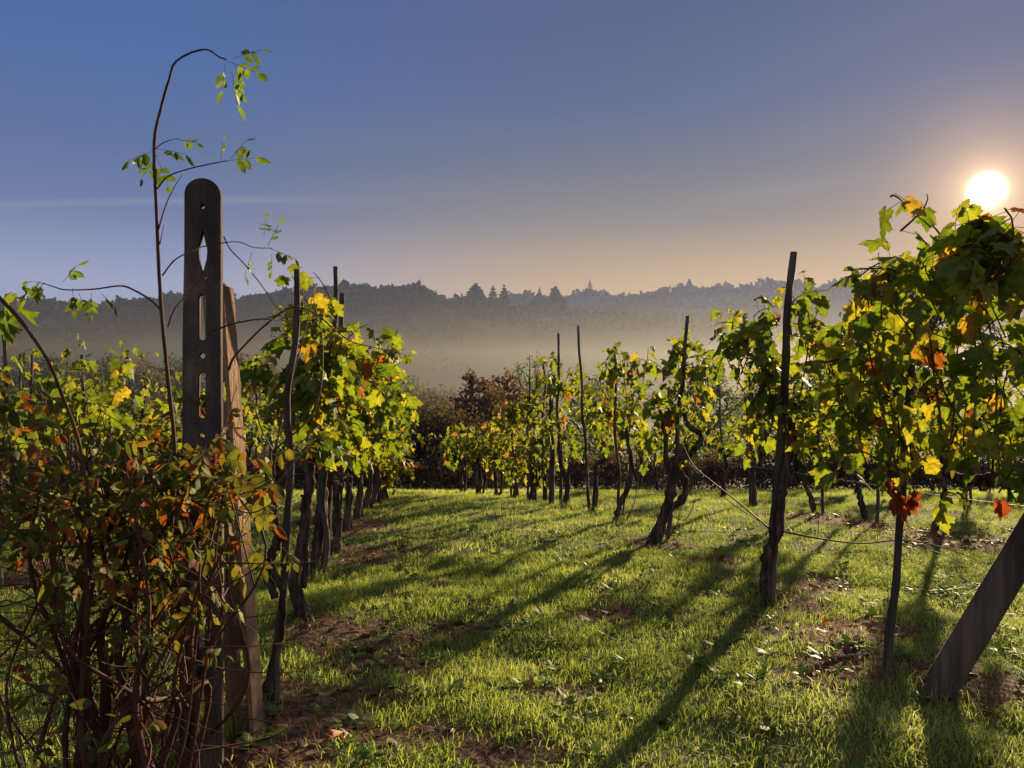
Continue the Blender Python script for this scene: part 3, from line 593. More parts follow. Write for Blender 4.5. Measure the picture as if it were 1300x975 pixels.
# vine E at (752,650) with tall bare wavy stake
b = Pg(755, 652); Y = b[1]; vE = Vine(b)
vE.trunk([P(754, 655, Y), P(756, 620, Y), P(757, 592, Y), P(768, 585, Y), P(773, 574, Y), P(762, 566, Y), P(768, 558, Y)], .055, .02)
vE.blob(760, 520, 28, 35, Y, Y+.6, 11, .13, VS, .4); vE.blob(750, 560, 30, 30, Y, Y+.6, 9, .12, VS, .4); vE.blob(730, 490, 20, 25, Y+.2, Y+.8, 6, .12, VS, .4)
vE.done('grapevine with a black hooked trunk curling right beside the bare wavy stake', GR1)
stake(Pg(750, 651), P(734, 413, Y), .022, 'tall bare wavy stake leaning left, tallest of the centre pair', kink=.035)
b = Pg(720, 643); Y = b[1]; vF = Vine(b)
vF.trunk([P(719, 645, Y), P(720, 615, Y), P(713, 592, Y), P(710, 565, Y), P(712, 545, Y)], .055, .026); vF.trunk([P(721, 644, Y), P(722, 605, Y), P(728, 585, Y), P(722, 560, Y), P(712, 550, Y)], .04, .02)
vF.blob(715, 480, 26, 28, Y-.2, Y+.4, 12, .13, VS, .4); vF.blob(712, 530, 32, 40, Y, Y+.6, 16, .13, VS, .4)
vF.done('dense yellowish grapevine with a forked trunk under the straight bare stake', GR1)
stake(Pg(712, 642), P(709, 423, Y), .024, 'straight bare dark stake rising above the vines, left of the wavy one', kink=.02)
for i, (px, py, tp, w, dsc) in enumerate([(693, 637, 470, 24, 'second to the right of the domed one'), (674, 635, 500, 18, 'narrow vine with a straight trunk just right of the domed vine'), (652, 632, 512, 22, 'domed vine with a rounded yellow-green top in the centre of the view'),
                                        (630, 630, 540, 20, 'reddish below, left of domed one'), (608, 628, 548, 22, 'third vine from the far left end of the right row'), (586, 625, 540, 20, 'second vine from the far left end of the right row'), (562, 623, 548, 18, 'last low vine at the far left end of the right row')]):
    b = Pg(px, py); Y = b[1]; v = Vine(b); top = (py+tp)/2
    v.trunk([P(px, py+2, Y), P(px+rng.normal(0, 3), py-25, Y), P(px+rng.normal(0, 3), py-55, Y)], .05, .03)
    v.trunk([P(px+5, py+2, Y), P(px+8+rng.normal(0, 2), py-30, Y), P(px+3, py-60, Y)], .03, .02)
    v.blob(px, (tp+py-45)/2, w, (py-45-tp)/2, Y-.4, Y+.4, 22, .13, VS, .45)
    v.blob(px, tp+18, w*.5, 14, Y-.2, Y+.2, 6, .12, VS, .4); v.blob(px, py-38, w, 14, Y-.3, Y+.3, 5, .12, VS, .3)
    v.done('far grapevine: '+dsc, GR1, m_vine_far)
    if i in (0, 1, 2, 4): stake(Pg(px-3, py), P(px-4+2*i, tp-10-12*(i % 2), Y), .02, 'small distant stake in the '+['sixth vine back in the right row', 'narrow vine right of the domed one', 'middle of the domed vine', '', 'third vine from the far left end of the right row'][i])
stake(Pg(700, 640), P(700, 488, GP(700, 640)[1]), .045, 'thick grey post standing in the right row behind the forked vine', 'wooden_post', .01, 'post', None)

# -- left row
GL = 'vines of the row to the left of the grass lane'
b = Pg(345, 890); Y = b[1]; v = Vine(b)
v.trunk([P(338, 896, Y), P(347, 850, Y), P(356, 800, Y), P(358, 755, Y), P(346, 715, Y), P(352, 695, Y), P(346, 650, Y), P(341, 615, Y), P(350, 570, Y)], .026, .012, .15)
v.trunk([P(350, 760, Y), P(342, 735, Y), P(346, 712, Y), P(356, 695, Y), P(354, 680, Y)], .022, .02, .2)
for q in ([(350, 570), (365, 500), (385, 430), (400, 360)], [(350, 570), (400, 520), (410, 440), (398, 380)], [(350, 580), (330, 540), (318, 490)]): v.cane([P(x, y, Y) for x, y in q], .005, .002)
v.blob(388, 380, 12, 22, Y+.2, Y+.4, 3, .10, VL, .22); v.blob(410, 390, 10, 28, Y+.3, Y+.5, 4, .11, VL, .25)
v.blob(400, 450, 34, 55, Y+.45, Y+1.0, 22, .125, VL, .35); v.blob(395, 520, 30, 45, Y+.45, Y+1.0, 12, .125, VL, .35); v.blob(318, 475, 16, 24, Y+.9, Y+1.1, 3, .12, VL, .25)
v.done('nearest left-row vine with a thin snaking trunk wound along the leaning stake', GL)
stake(Pg(350, 888), P(377, 342, Y-.05), .019, 'dark stake leaning right beside the thin snaking trunk at left', kink=.012)
b = Pg(388, 786); Y = b[1]; v = Vine(b)
v.trunk([P(390, 790, Y), P(378, 765, Y), P(371, 735, Y), P(378, 700, Y), P(386, 660, Y), P(392, 620, Y), P(395, 580, Y)], .055, .035, .2)
v.trunk([P(384, 745, Y+.1), P(388, 700, Y+.1), P(390, 650, Y+.1), P(392, 610, Y+.1)], .03, .025)
v.blob(430, 480, 34, 55, Y-.3, Y+.4, 20, .13, VL, .4); v.blob(420, 548, 34, 30, Y-.2, Y+.5, 14, .125, VL, .4)
v.blob(440, 440, 20, 20, Y, Y+.4, 4, .12, VL, .3)
v.done('left-row vine whose thick trunk bows out to the left near the ground', GL)
b = Pg(402, 735); Y = b[1]; v = Vine(b)
v.trunk([P(398, 740, Y), P(402, 690, Y), P(408, 640, Y), P(410, 580, Y)], .065, .045); v.trunk([P(404, 740, Y+.1), P(414, 690, Y+.1), P(420, 630, Y+.1), P(425, 580, Y)], .045, .03)
v.blob(465, 490, 34, 50, Y-.2, Y+.7, 22, .13, VL, .4); v.blob(455, 545, 34, 30, Y-.2, Y+.7, 18, .13, VL, .4); v.blob(490, 450, 12, 22, Y, Y+.4, 4, .12, VL, .35)
v.cane([P(424, 690, Y), P(470, 665, Y), P(522, 636, Y)], .006, .002)
v.done('left-row vine with a dark stout trunk and a bare twig sticking out over the grass', GL)
stake(Pg(406, 735), P(426, 338, Y-.5), .022, 'dark stake with knobbly tip above the left foliage, tallest of the left row', kink=.02)
for i, (px, py, dsc, fx, fy) in enumerate([(424, 700, 'fourth from the near end, trunk dark and upright', 490, 500), (438, 676, 'fifth from the near end, reddish lower stem', 500, 530), (452, 660, 'sixth from the near end, mostly hidden', 478, 520), (464, 648, 'seventh from the near end', 470, 545), (474, 640, 'eighth from the near end, small', 478, 560), (484, 634, 'last at the far end, near the dark hedge', 492, 575)]):
    b = Pg(px, py); Y = b[1]; v = Vine(b)
    v.trunk([P(px, py+3, Y), P(px+5, py-40, Y), P(px+2, py-95*7/Y, Y)], .06, .035); v.trunk([P(px+8, py+3, Y+.2), P(px+4, py-35, Y+.2), P(px+8, py-90*7/Y, Y)], .035, .03)
    v.blob(fx, fy, 24, 45, Y-.4, Y+.6, 18, .13, VS, .4); v.blob(px+20, fy+5, 30, 34, Y-.4, Y+.6, 10, .13, VS, .4)
    if i < 2: v.blob(510, 520, 14, 22, Y-.8, Y-.4, 3, .12, VS, .3)
    v.done('left-row grapevine, '+dsc, GL)
b = Pg(430, 690); stake(b, P(435, 372, b[1]-.8), .03, 'second dark stake above the left foliage, lower and thicker', kink=.02)

# -- copied vines for the rows further out
rng = np.random.default_rng(21)
protos = []
for sd_, h, n_ in ((31, 1.75, 12), (32, 1.9, 14), (33, 1.65, 12), (34, 2.0, 14)):
    v = proto_vine(sd_, h, .6, n_, .13, VS); protos.append(v.done('x', 'x', m_vine_far))
rng = np.random.default_rng(77)
used = set()
ordn = ['nearest', 'second', 'third', 'fourth', 'fifth', 'sixth', 'seventh', 'eighth', 'ninth', 'tenth', 'eleventh', 'twelfth']
stake_proto = None
def place(row, rowname, X, Y, i, sc=1.0, st=True):
    global stake_proto
    k = int(rng.integers(4)); src = protos[k]
    if k not in used: used.add(k); o = src
    else: o = copy_tree(src)
    z = float(G(X, Y)); o.location = (X, Y, z-.01); o.rotation_euler = (0, 0, rng.choice([0, pi])+rng.normal(0, .15)+.1); s_ = sc*(.92+.16*rng.random()); o.scale = (s_, s_, s_)
    tag(o, f'vine in {rowname}, {ordn[i]} from its near end', 'grapevine', 'vines of '+rowname)
    if st:
        top = 1.75+.5*rng.random(); dx, dy = rng.normal(0, .08, 2)
        stake((X+.08, Y-.1, z), (X+.08+dx, Y-.1+dy, z+top), .022, f'thin stake in {rowname}, beside its {ordn[i]} vine', 'wooden_stake', .015, 'stake', 'stakes of '+rowname, None, 6)
rows = [('right', 'the second row on the right', [GP(1185, 676)[:2], GP(1100, 661)[:2], GP(1034, 651)[:2], (3.75, 14.2), (3.5, 16), (3.3, 17.8), (3.1, 19.6)]),
        ('right', 'the third row on the right', [(8.2-.09*y, y) for y in (9.2, 10.8, 12.4, 14, 15.6, 17.2, 18.8, 20.4)]),
        ('right', 'the fourth row on the right', [(11.3-.09*y, y) for y in (13, 14.7, 16.4, 18.1, 19.8, 21.5)]),
        ('right', 'the fifth row on the right', [(14.6-.09*y, y) for y in (17, 18.8, 20.6, 22.4)]),
        ('left', 'the second row on the left', [(-3.35-.11*y, y) for y in (6.2, 7.7, 9.2, 10.7, 12.2, 13.7, 15.3, 17, 18.8)]),
        ('left', 'the third row on the left', [(-5.7-.11*y, y) for y in (9.6, 11.1, 12.6, 14.1, 15.7, 17.3, 19)]),
        ('left', 'the fourth row on the left', [(-8.3-.11*y, y) for y in (14, 15.6, 17.2, 18.9, 20.6)])]
for side, rn, pts in rows:
    for i, (x, y) in enumerate(pts): place(side, rn, float(x), float(y), i, 1.04 if side == 'right' else 1.2)
g = GP(956, 642); stake(g, (g[0]-.02, g[1], g[2]+1.9), .06, 'thick round grey post in the second row on the right', 'wooden_post', .01, 'post')
g = GP(141, 640); stake(g, (g[0]-.02, g[1], g[2]+2.0), .04, 'short greyish post among the far left vines, left of the concrete post', 'wooden_post', .01, 'post')
g = GP(42, 690); stake(g, P(41, 450, g[1]), .02, 'thin dark stake among the left vines above the rose canes', 'wooden_stake')

# wires
def wire(pts, r, label, mat=m_wire):
    pts = [np.array(p) for p in pts]; mb = MB(); mb.tube(pts, [r, r], 5, 0, 4); o = mb.build('trellis_wire', mat); shift(o, pts[0]); tag(o, label, 'wire', 'trellis wires')
wire([P(1420, 655, 3.2), P(1215, 632, 4.2), P(1010, 600, 5.6), P(860, 580, 8.0), P(752, 575, 10.7)], .0013, 'lower trellis wire of the right row running through its trunks')
wire([P(1420, 470, 3.2), P(1005, 483, 5.6), P(860, 484, 8.0), P(752, 490, 10.7)], .0013, 'upper trellis wire of the right row')
wire([P(275, 560, 3.1), P(346, 640, 3.8), P(386, 632, 5.2), P(404, 622, 6.4), P(440, 605, 8.6)], .0012, 'slack trellis wire from the concrete post along the left row')
wire([(-4.0, 6.0, 1.0), (-4.7, 12, .7), (-5.4, 18.8, .1)], .0015, 'trellis wire of the second row on the left')
wire([(4.45, 6.0, .85), (4.0, 12, .6), (3.2, 19.6, -.2)], .0015, 'trellis wire of the second row on the right')

wire([(7.6, 8.5, .9), (7.1, 13, .6), (6.4, 20.4, -.3)], .002, 'trellis wire of the third row on the right')
wire([(4.45, 6.0, 1.35), (4.0, 12, 1.1), (3.2, 19.6, .3)], .0015, 'upper trellis wire of the second row on the right')
wire([P(1420, 560, 3.2), P(1215, 552, 4.2), P(1007, 540, 5.6), P(862, 530, 8.0), P(752, 530, 10.7), P(655, 560, 16)], .0013, 'middle trellis wire of the right row')
# ------------------------------------------------------------------ rose bush round the concrete posts
def rose():
    global rng; rng = np.random.default_rng(5)
    base = np.array((-1.45, 2.95, float(G(-1.45, 2.95)))); root = empty('rose_bush', tuple(base))
    lf = MB(); gl = MB()
    def comp(mb, p, d, size, n=5):
        """a pinnate leaf: leaflets in pairs and one at the tip"""
        d = unit(d); sd_ = unit(np.cross(d, rng.normal(size=3))); L = size*2.2; k = n//2
        pos = []; tp = []
        mb.tube([p, p+d*L], [.001, .0007], 3, 0, 1, False)
        for i in range(k):
            q = p+d*L*(.4+.5*i/max(k, 1))
            for s_ in (-1, 1): pos.append(q); tp.append(unit(d*.5+sd_*s_+np.array((0, 0, -.25))))
        pos.append(p+d*L); tp.append(unit(d+np.array((0, 0, -.3))))
        nn = unit(np.cross(sd_, d)+rng.normal(0, .3, 3)); nn = np.broadcast_to(nn if nn[2] > 0 else -nn, (len(pos), 3))
        leaves(mb, np.array(pos), np.array(tp), nn, size*(.7+.5*rng.random(len(pos))), OV, .9)
    def canes(q, Y, r0, r1, lab=None):
        mb = MB(); Ys = Y if isinstance(Y, (list, tuple)) else [Y]*len(q)
        pts = [P(x, y, yy) for (x, y), yy in zip(q, Ys)]; mb.tube(pts, [r0, r1], 6, .12, 8)
        pp, _ = spline(np.array(pts), [1, 1], 8)
        for i in range(2, (len(pp)-1)*(r1 > .0021), 3):     # thorns
            t = unit(pp[i+1]-pp[i-1]); s_ = unit(np.cross(t, rng.normal(size=3))); mb.tube([pp[i], pp[i]+s_*.009+t*.002], [.002, .0003], 3, 0, 1, False)
        o = mb.build('cane', m_rosecane, root)
        if lab: tag(o, lab)
        return pp
    # the long canes seen against the sky
    canes([(215, 700), (222, 580), (212, 470), (204, 380), (198, 250), (196, 180), (205, 135), (215, 100), (222, 80), (240, 68), (262, 63), (278, 72), (288, 76)], 2.75, .0085, .0022, 'tall cane arching high above the post')
    canes([(199, 240), (215, 223), (245, 213), (278, 206), (290, 204)], 2.75, .003, .0015)
    canes([(196, 190), (206, 182), (220, 177), (228, 176)], 2.75, .002, .001)
    canes([(201, 292), (210, 262), (220, 240), (231, 222)], 2.75, .003, .001); canes([(203, 310), (208, 285)], 2.75, .002, .001)
    canes([(206, 350), (222, 330), (245, 318), (262, 312), (300, 307), (322, 314), (345, 315)], [2.75, 2.75, 2.8, 2.85, 2.9, 2.9, 2.9], .003, .0013)
    canes([(213, 415), (222, 392), (240, 372), (262, 352)], [2.75, 2.76, 2.8, 2.85], .0035, .002)
    canes([(284, 300), (292, 316), (310, 335), (332, 362), (350, 388), (366, 402)], 2.9, .0025, .0015)
    canes([(206, 395), (190, 380), (165, 366), (150, 363), (120, 367), (85, 368), (68, 364), (54, 359)], 2.75, .004, .0015, 'thin cane arching left over the hills')
    canes([(-6, 372), (30, 412), (62, 460), (80, 505), (100, 560), (115, 640)], 2.3, .006, .005, 'pale straight cane crossing the left edge')
    canes([(290, 470), (300, 450), (340, 410), (372, 390), (400, 398), (440, 430), (470, 440), (500, 446)], [2.9, 2.9, 3.0, 3.1, 3.2, 3.3, 3.4, 3.4], .005, .0015, 'long cane reaching right into the vine leaves')
    canes([(270, 420), (300, 410), (335, 405), (370, 408), (405, 406)], [2.95, 2.9, 2.95, 3.1, 3.2], .004, .0015)
    canes([(300, 610), (360, 585), (410, 592), (440, 605)], 3.0, .004, .0015); canes([(320, 625), (380, 602), (440, 603), (520, 600)], 3.1, .003, .001)
    for x, y, d, s_ in ((290, 78, (.5, 0, -.2), .030), (296, 74, (1, 0, .3), .03), (286, 80, (-.1, 0, -1), .028), (294, 90, (.1, .2, -1), .032), (298, 82, (.3, 0, -1), .03),
                        (199, 190, (-1, 0, -.4), .03), (198, 188, (1, 0, -.2), .03), (200, 196, (-.6, 0, -.9), .028), (199, 200, (.3, .3, -1), .028), (226, 177, (1, 0, -.2), .018), (288, 204, (1, 0, .1), .028), (280, 204, (.1, 0, .8), .02), (292, 202, (.6, 0, .7), .024),
                        (342, 315, (1, 0, -.4), .028), (340, 312, (.4, 0, .8), .024), (320, 320, (-.3, 0, -1), .024), (335, 300, (.1, 0, 1), .018), (345, 322, (0, 0, -1), .018),
                        (80, 358, (.5, 0, .6), .022), (92, 366, (.1, 0, -1), .022), (116, 372, (0, 0, -1), .022), (100, 372, (.3, 0, -.8), .018), (62, 362, (-.8, 0, .2), .016), (128, 372, (.8, 0, -.8), .02)):
        comp(gl, P(x, y, 2.75), np.array(d, float), s_*1.6)
    for x, y, s_ in ((12, 375, .08), (22, 388, .075), (35, 368, .055), (48, 366, .045), (8, 400, .085), (28, 362, .05)):
        leaves(gl, P(x, y, 2.3)[None], unit(np.array([[rng.normal(0, .4), 0, -1]])), unit(rng.normal(size=(1, 3))+np.array((0, -1, 0))), [s_], VL)
    # the thicket: canes from the ground, forking and criss-crossing
    ends = []
    for i in range(40):
        bx = rng.choice([110, 140, 225, 175, 60], p=[.25, .25, .18, .17, .15])+rng.normal(0, 18); Y = 2.45+.75*rng.random()
        tx = np.clip(bx+rng.normal(-15, 80), -40, 290); ty = 550+130*rng.random()+(40 if tx > 230 else 0)
        a = P(bx, CY+F*(EYE-float(G((bx-CX)*Y/F, Y)))/Y, Y); e = P(tx, ty, Y+rng.normal(0, .15)); m1 = a+(e-a)*.35+rng.normal(0, .11, 3)*(1, .5, .6); m2 = a+(e-a)*.7+rng.normal(0, .13, 3)*(1, .5, .6)
        mb = MB(); r0 = .005+.008*rng.random()**2; mb.tube([a-np.array((0, 0, .05)), m1, m2, e], [r0, r0*.8, .003], 6, .2, 6)
        pp, _ = spline(np.array([a, m1, m2, e]), [1, 1], 6)
        for _ in range(6):
            j = rng.integers(3, len(pp)); L = .18+.3*rng.random(); d = unit(np.array((rng.normal(0, .8), rng.normal(0, .5), .15+rng.normal(0, .5)))); q = pp[j]+d*L
            c = pp[j]+d*L*.5+rng.normal(0, .03, 3); mb.tube([pp[j], c, q], [.003, .0014], 4, 0, 3, False)
            if (P(0, 700, q[1])[2] < q[2]): ends.append((pp[j], c, q))
        mb.build('cane', m_rosecane, root); ends.append((m2, (m2+e)/2, e))
    # thick old stems
    for q in ([(120, 975), (135, 890), (128, 800), (150, 730), (120, 640)], [(100, 972), (110, 900), (103, 830), (118, 740)], [(240, 985), (247, 900), (240, 820), (250, 740), (236, 650)], [(175, 980), (165, 900), (150, 830), (175, 740), (215, 660)]):
        canes(q, 2.9, .022, .009)
    for a, c, e in ends:
        path = bez(a, c, e, 8)
        for _ in range(rng.integers(1, 4)):
            p = path[rng.integers(2, 8)]+rng.normal(0, .02, 3); comp(lf, p, np.array((rng.normal(0, .8), rng.normal(-.2, .6), rng.normal(-.1, .5))), .036+.02*rng.random(), 5)
    blobs_ = [(40, 600, 60, 60, 34), (130, 625, 80, 50, 42), (220, 615, 60, 40, 36), (285, 600, 42, 32, 26), (90, 680, 95, 35, 30), (200, 680, 60, 35, 14), (20, 510, 30, 35, 10), (240, 580, 40, 24, 14), (120, 850, 120, 90, 12), (100, 750, 120, 55, 34), (200, 760, 45, 70, 10), (80, 880, 90, 60, 14)]
    for cx, cy_, rx, ry, n in blobs_:
        for _ in range(n):
            a = rng.random()*2*pi; q = rng.random()**.5; Y = 2.4+.75*rng.random(); p = P(cx+rx*q*math.cos(a), cy_+ry*q*math.sin(a), Y)
            if rng.random() < .55: comp(lf, p, np.array((rng.normal(0, .8), rng.normal(-.2, .6), rng.normal(-.2, .5))), .038+.022*rng.random(), 5)
            else: leaves(lf, p+rng.normal(0, .04, (3, 3)), unit(rng.normal(size=(3, 3))+np.array((0, 0, -.7))), unit(rng.normal(size=(3, 3))+np.array((0, -.3, .7))), .035+.04*rng.random(3), OV, 1.1)
    lf.build('foliage', m_rose, root); tag(gl.build('foliage', m_rose_green, root), 'small green leaflets on the high canes')
    tag(root, 'big tangled rose bush with reddish leaves round the tall concrete post', 'rose bush')
rose()

def netting():
    mb = MB(); cx, cy_, r = P(42, 900, 2.8)[0]-.02, 2.72, .24; z0 = float(G(cx, cy_)); rs = np.random.default_rng(3); n = 26; hh = .62
    an = np.linspace(0, 2*pi, n, endpoint=False); lean = np.array((-.16, 0))
    def pt(a, h): return np.array((cx+r*math.cos(a)+lean[0]*h+.01*math.sin(a*5+h*9), cy_+r*math.sin(a)+.008*math.sin(a*3+h*14), z0+h*(1+.06*math.sin(a*2))))
    for a in an: mb.tube([pt(a+.03*math.sin(q*5), q*hh) for q in np.linspace(0, 1, 6)], [.002, .002], 4, 0, 1, False)
    for h in np.linspace(.02, hh, 7): mb.tube([pt(a, h+.006*math.sin(a*4)) for a in np.linspace(0, 2*pi, 40)], [.0017, .0017], 4, 0, 1, False)
    o = mb.build('wire_netting', m_wire_dark); shift(o, (cx, cy_, z0)); tag(o, 'dark wire netting guard standing in the grass at the lower left', 'wire netting')
netting()

# ------------------------------------------------------------------ bushes and trees beyond the rows
def crown_leaves(mb, c, rad, n, size, gap=.0, shell=.45, seed=0):
    """leaf clumps through the volume of an uneven ellipsoid"""
    d = unit(rng.normal(size=(n, 3))); q = (shell+(1-shell)*rng.random(n))
    q *= 1+.18*np.sin(d[:, 0]*5+seed)*np.sin(d[:, 2]*6+seed*2)+.10*np.sin(d[:, 1]*11+d[:, 2]*9+seed)
    p = c+d*q[:, None]*np.array(rad)
    cl = np.sin(p[:, 0]*7/rad[0]+seed)*np.sin(p[:, 2]*6/rad[2])*np.sin(p[:, 1]*6/rad[1]+1); k = cl > gap-.35; p = p[k]; n = len(p)
    leaves(mb, p, unit(rng.normal(size=(n, 3))+np.array((0, 0, -.4))), unit(rng.normal(size=(n, 3))+np.array((0, 0, .6))), size*(.6+.8*rng.random(n)), TW)
def fol(name, c1, c2, c3, trans=.4): return leaf_mat(name, [(0, c1), (.5, c2), (1, c3)], trans, (1.2, 1.3, .7), 1, 0, .8)
m_red = fol('red_crown', (.10, .04, .03), (.16, .07, .045), (.12, .09, .04)); m_hedge = fol('hedge_leaf', (.055, .042, .022), (.085, .06, .03), (.13, .07, .038), .35)
m_pale = fol('pale_crown', (.09, .12, .04), (.13, .15, .05), (.16, .16, .06)); m_dark = fol('dark_crown', (.03, .045, .015), (.05, .07, .025), (.07, .085, .03), .3)
m_brown = fol('brown_crown', (.09, .055, .03), (.13, .08, .04), (.10, .10, .04)); m_conif = fol('conifer_needles', (.02, .035, .015), (.03, .045, .02), (.04, .06, .025), .1)
m_woods = fol('woods_crown', (.02, .026, .014), (.03, .036, .018), (.045, .045, .022), .12)
def tree(name, label, cat, px, Y, ytop, blobs, mat, size, n, tr=.15, group=None, gap=0.0, shell=.45):
    """blobs: (dx px, y px, rx px, ry px) around px"""
    X = (px-CX)*Y/F; base = np.array((X, Y, float(G(X, Y)))); root = empty(name, tuple(base)); mb = MB(); tm = MB(); s_ = Y/F
    tm.tube([base-np.array((0, 0, .2)), base+np.array((.02*Y*.1, 0, (P(px, ytop, Y)[2]-base[2])*.45)), P(px, ytop+10, Y)], [tr, tr*.7, tr*.15], 7, .1, 4)
    for i, (dx, y, rx, ry) in enumerate(blobs):
        c = P(px+dx, y, Y+rng.normal(0, rx*s_*.4)); st = base+(c-base)*np.array((.15, .15, .45))
        tm.tube([st, (st+c)/2+np.array((0, 0, .05*ry*s_)), c], [tr*.45, tr*.12], 5, .1, 3)
        for _ in range(5):
            e = c+unit(rng.normal(size=3))*np.array((rx, rx, ry))*s_*.85; tm.tube([c-(c-st)*.3, (c+e)/2, e], [tr*.16, tr*.05], 4, 0, 2, False)
        crown_leaves(mb, c, (rx*s_, rx*s_, ry*s_), int(n*rx*ry/900), size, gap, shell, i+px*.1)
    tm.build('trunk', m_twig, root); mb.build('crown', mat, root); tag(root, label, cat, group)
rng = np.random.default_rng(9)
GB = 'bushes and trees just beyond the vineyard'
tree('bush', 'reddish leafy bush behind the far end of the centre vines', 'bush', 608, 34, 478, [(0, 500, 26, 24), (-22, 525, 22, 25), (20, 520, 22, 30), (0, 560, 45, 40), (-10, 478, 10, 10)], m_red, .16, 900, .12, GB)
tree('bush', 'taller dull red bush right of the first red one', 'bush', 640, 38, 470, [(0, 492, 20, 22), (-12, 520, 22, 28), (18, 520, 24, 32), (0, 560, 40, 40)], m_red, .17, 800, .12, GB)
tree('tree', 'thin half-bare tree with pale twigs behind the red bushes', 'tree', 672, 44, 440, [(0, 480, 32, 26), (-15, 468, 14, 16), (12, 462, 16, 20), (20, 490, 24, 26), (-10, 510, 36, 24), (0, 560, 50, 36)], m_pale, .12, 330, .12, GB, .1, .2)
tree('tree', 'soft yellow-green tree in the mist above the centre-right vines', 'tree', 762, 60, 468, [(0, 500, 24, 30), (-25, 520, 22, 28), (25, 525, 24, 28), (0, 560, 55, 40)], m_pale, .28, 500, .18, GB)
tree('tree', 'pale green willow-like tree glowing in the mist behind the leaning stake', 'tree', 898, 55, 452, [(0, 485, 26, 32), (-16, 510, 22, 30), (20, 515, 26, 34), (0, 560, 50, 40)], m_pale, .24, 600, .18, GB)
tree('tree', 'broad dark tree behind the right-hand vines', 'tree', 1130, 48, 356, [(-38, 405, 24, 24), (-10, 385, 26, 28), (-55, 430, 20, 22), (-20, 430, 42, 38), (30, 400, 38, 42), (20, 460, 60, 45), (-30, 480, 50, 40), (0, 530, 80, 50)], m_dark, .22, 900, .35, GB)
tree('hedge', 'dark hedge closing the far end of the grass lane', 'hedge', 530, 27, 500, [(-70, 560, 34, 50), (-35, 555, 34, 55), (0, 560, 32, 58), (35, 560, 34, 55), (65, 570, 34, 50), (95, 580, 34, 44), (-100, 565, 34, 50), (-10, 605, 60, 22), (50, 605, 50, 22), (-60, 605, 40, 22)], m_hedge, .085, 2300, .06, GB, -.6, .2)
tree('hedge', 'low dark hedge behind the centre vines', 'hedge', 730, 29, 560, [(-90, 600, 34, 30), (-45, 600, 34, 30), (0, 598, 34, 32), (45, 600, 34, 32), (90, 600, 34, 32), (135, 600, 34, 32), (180, 600, 34, 32)], m_hedge, .085, 2300, .06, GB, -.6, .2)
tree('hedge', 'dark hedge low behind the right-hand rows', 'hedge', 1120, 29, 560, [(-160, 600, 40, 34), (-110, 600, 40, 34), (-60, 600, 40, 34), (-10, 600, 40, 34), (40, 600, 40, 34), (90, 600, 40, 34), (140, 600, 40, 34), (190, 600, 40, 34), (240, 600, 40, 34)], m_hedge, .085, 2300, .06, GB, -.6, .2)
tree('hedge', 'dark hedge low behind the left-hand rows', 'hedge', 160, 29, 560, [(-200, 600, 44, 34), (-150, 600, 44, 34), (-100, 600, 40, 34), (-50, 600, 40, 34), (0, 600, 40, 34), (50, 600, 40, 34), (100, 600, 40, 34), (150, 600, 40, 34), (200, 600, 40, 34), (240, 600, 40, 34)], m_hedge, .085, 2300, .06, GB, -.6, .2)
# fine twiggy tree under the sun
def twiggy():
    Y = 60; X = (1262-CX)*Y/F; base = np.array((X, Y, float(G(X, Y)))); root = empty('tree', tuple(base)); tm = MB(); mb = MB()
    top = P(1262, 315, Y)
    def grow(p, d, L, r, k):
        e = p+d*L; tm.tube([p, (p+e)/2+rng.normal(0, L*.06, 3), e], [r, r*.65], 5 if r > .02 else 3, 0, 2 if r > .02 else 1, False)
        if k == 0:
            n = 7; q = p+(e-p)*rng.random((n, 1))+rng.normal(0, .06, (n, 3)); leaves(mb, q, unit(rng.normal(size=(n, 3))), unit(rng.normal(size=(n, 3))), .08+.06*rng.random(n), TW); return
        for _ in range(3 if k > 1 else 4):
            nd = unit(d+rng.normal(0, .48, 3)+np.array((0, 0, .12))); grow(p+(e-p)*(.55+.45*rng.random()), nd, L*(.62+.2*rng.random()), r*.6, k-1)
    grow(base, np.array((0, 0, 1.)), (top[2]-base[2])*.34, .2, 6)
    tm.build('trunk', m_twig, root); mb.build('crown', m_brown, root); tag(root, 'fine-twigged thinning tree right below the sun', 'tree', GB)
twiggy()
# mid-valley trees in the mist
GM = 'trees down in the misty valley'
lab = ['brown rounded tree in the mist', 'green-brown tree in the mist', 'pale green tree in the mist']; mats = [m_brown, m_dark, m_pale]
mid_specs = [(-30, 110, 448, 34, 1), (15, 120, 452, 30, 1), (60, 115, 446, 28, 1), (100, 125, 452, 30, 0), (140, 118, 448, 30, 1), (185, 112, 455, 28, 0), (225, 120, 450, 28, 1), (300, 100, 448, 26, 0), (335, 105, 455, 26, 0), (285, 125, 455, 26, 1), (440, 130, 470, 30, 2), (480, 120, 464, 28, 2), (515, 125, 472, 28, 2), (540, 115, 490, 24, 0), (565, 130, 488, 24, 0), (400, 118, 468, 28, 0), (1040, 90, 470, 34, 2), (965, 100, 480, 30, 1)]
where = ['at the far left edge', 'second from the left edge', 'third from the left edge', 'behind the pale straight cane', 'left of the tall rose cane', 'just left of the tall rose cane', 'hidden behind the concrete post', 'just right of the two concrete posts', 'left of the leaning stake', 'behind the concrete posts, farther off', 'left of the dark hedge, behind the left foliage', 'above the dark hedge', 'above the right part of the dark hedge', 'low, left of the red bushes', 'close left of the red bushes', 'behind the left-row stakes', 'behind the tall grey stake', 'left of the tall grey stake']
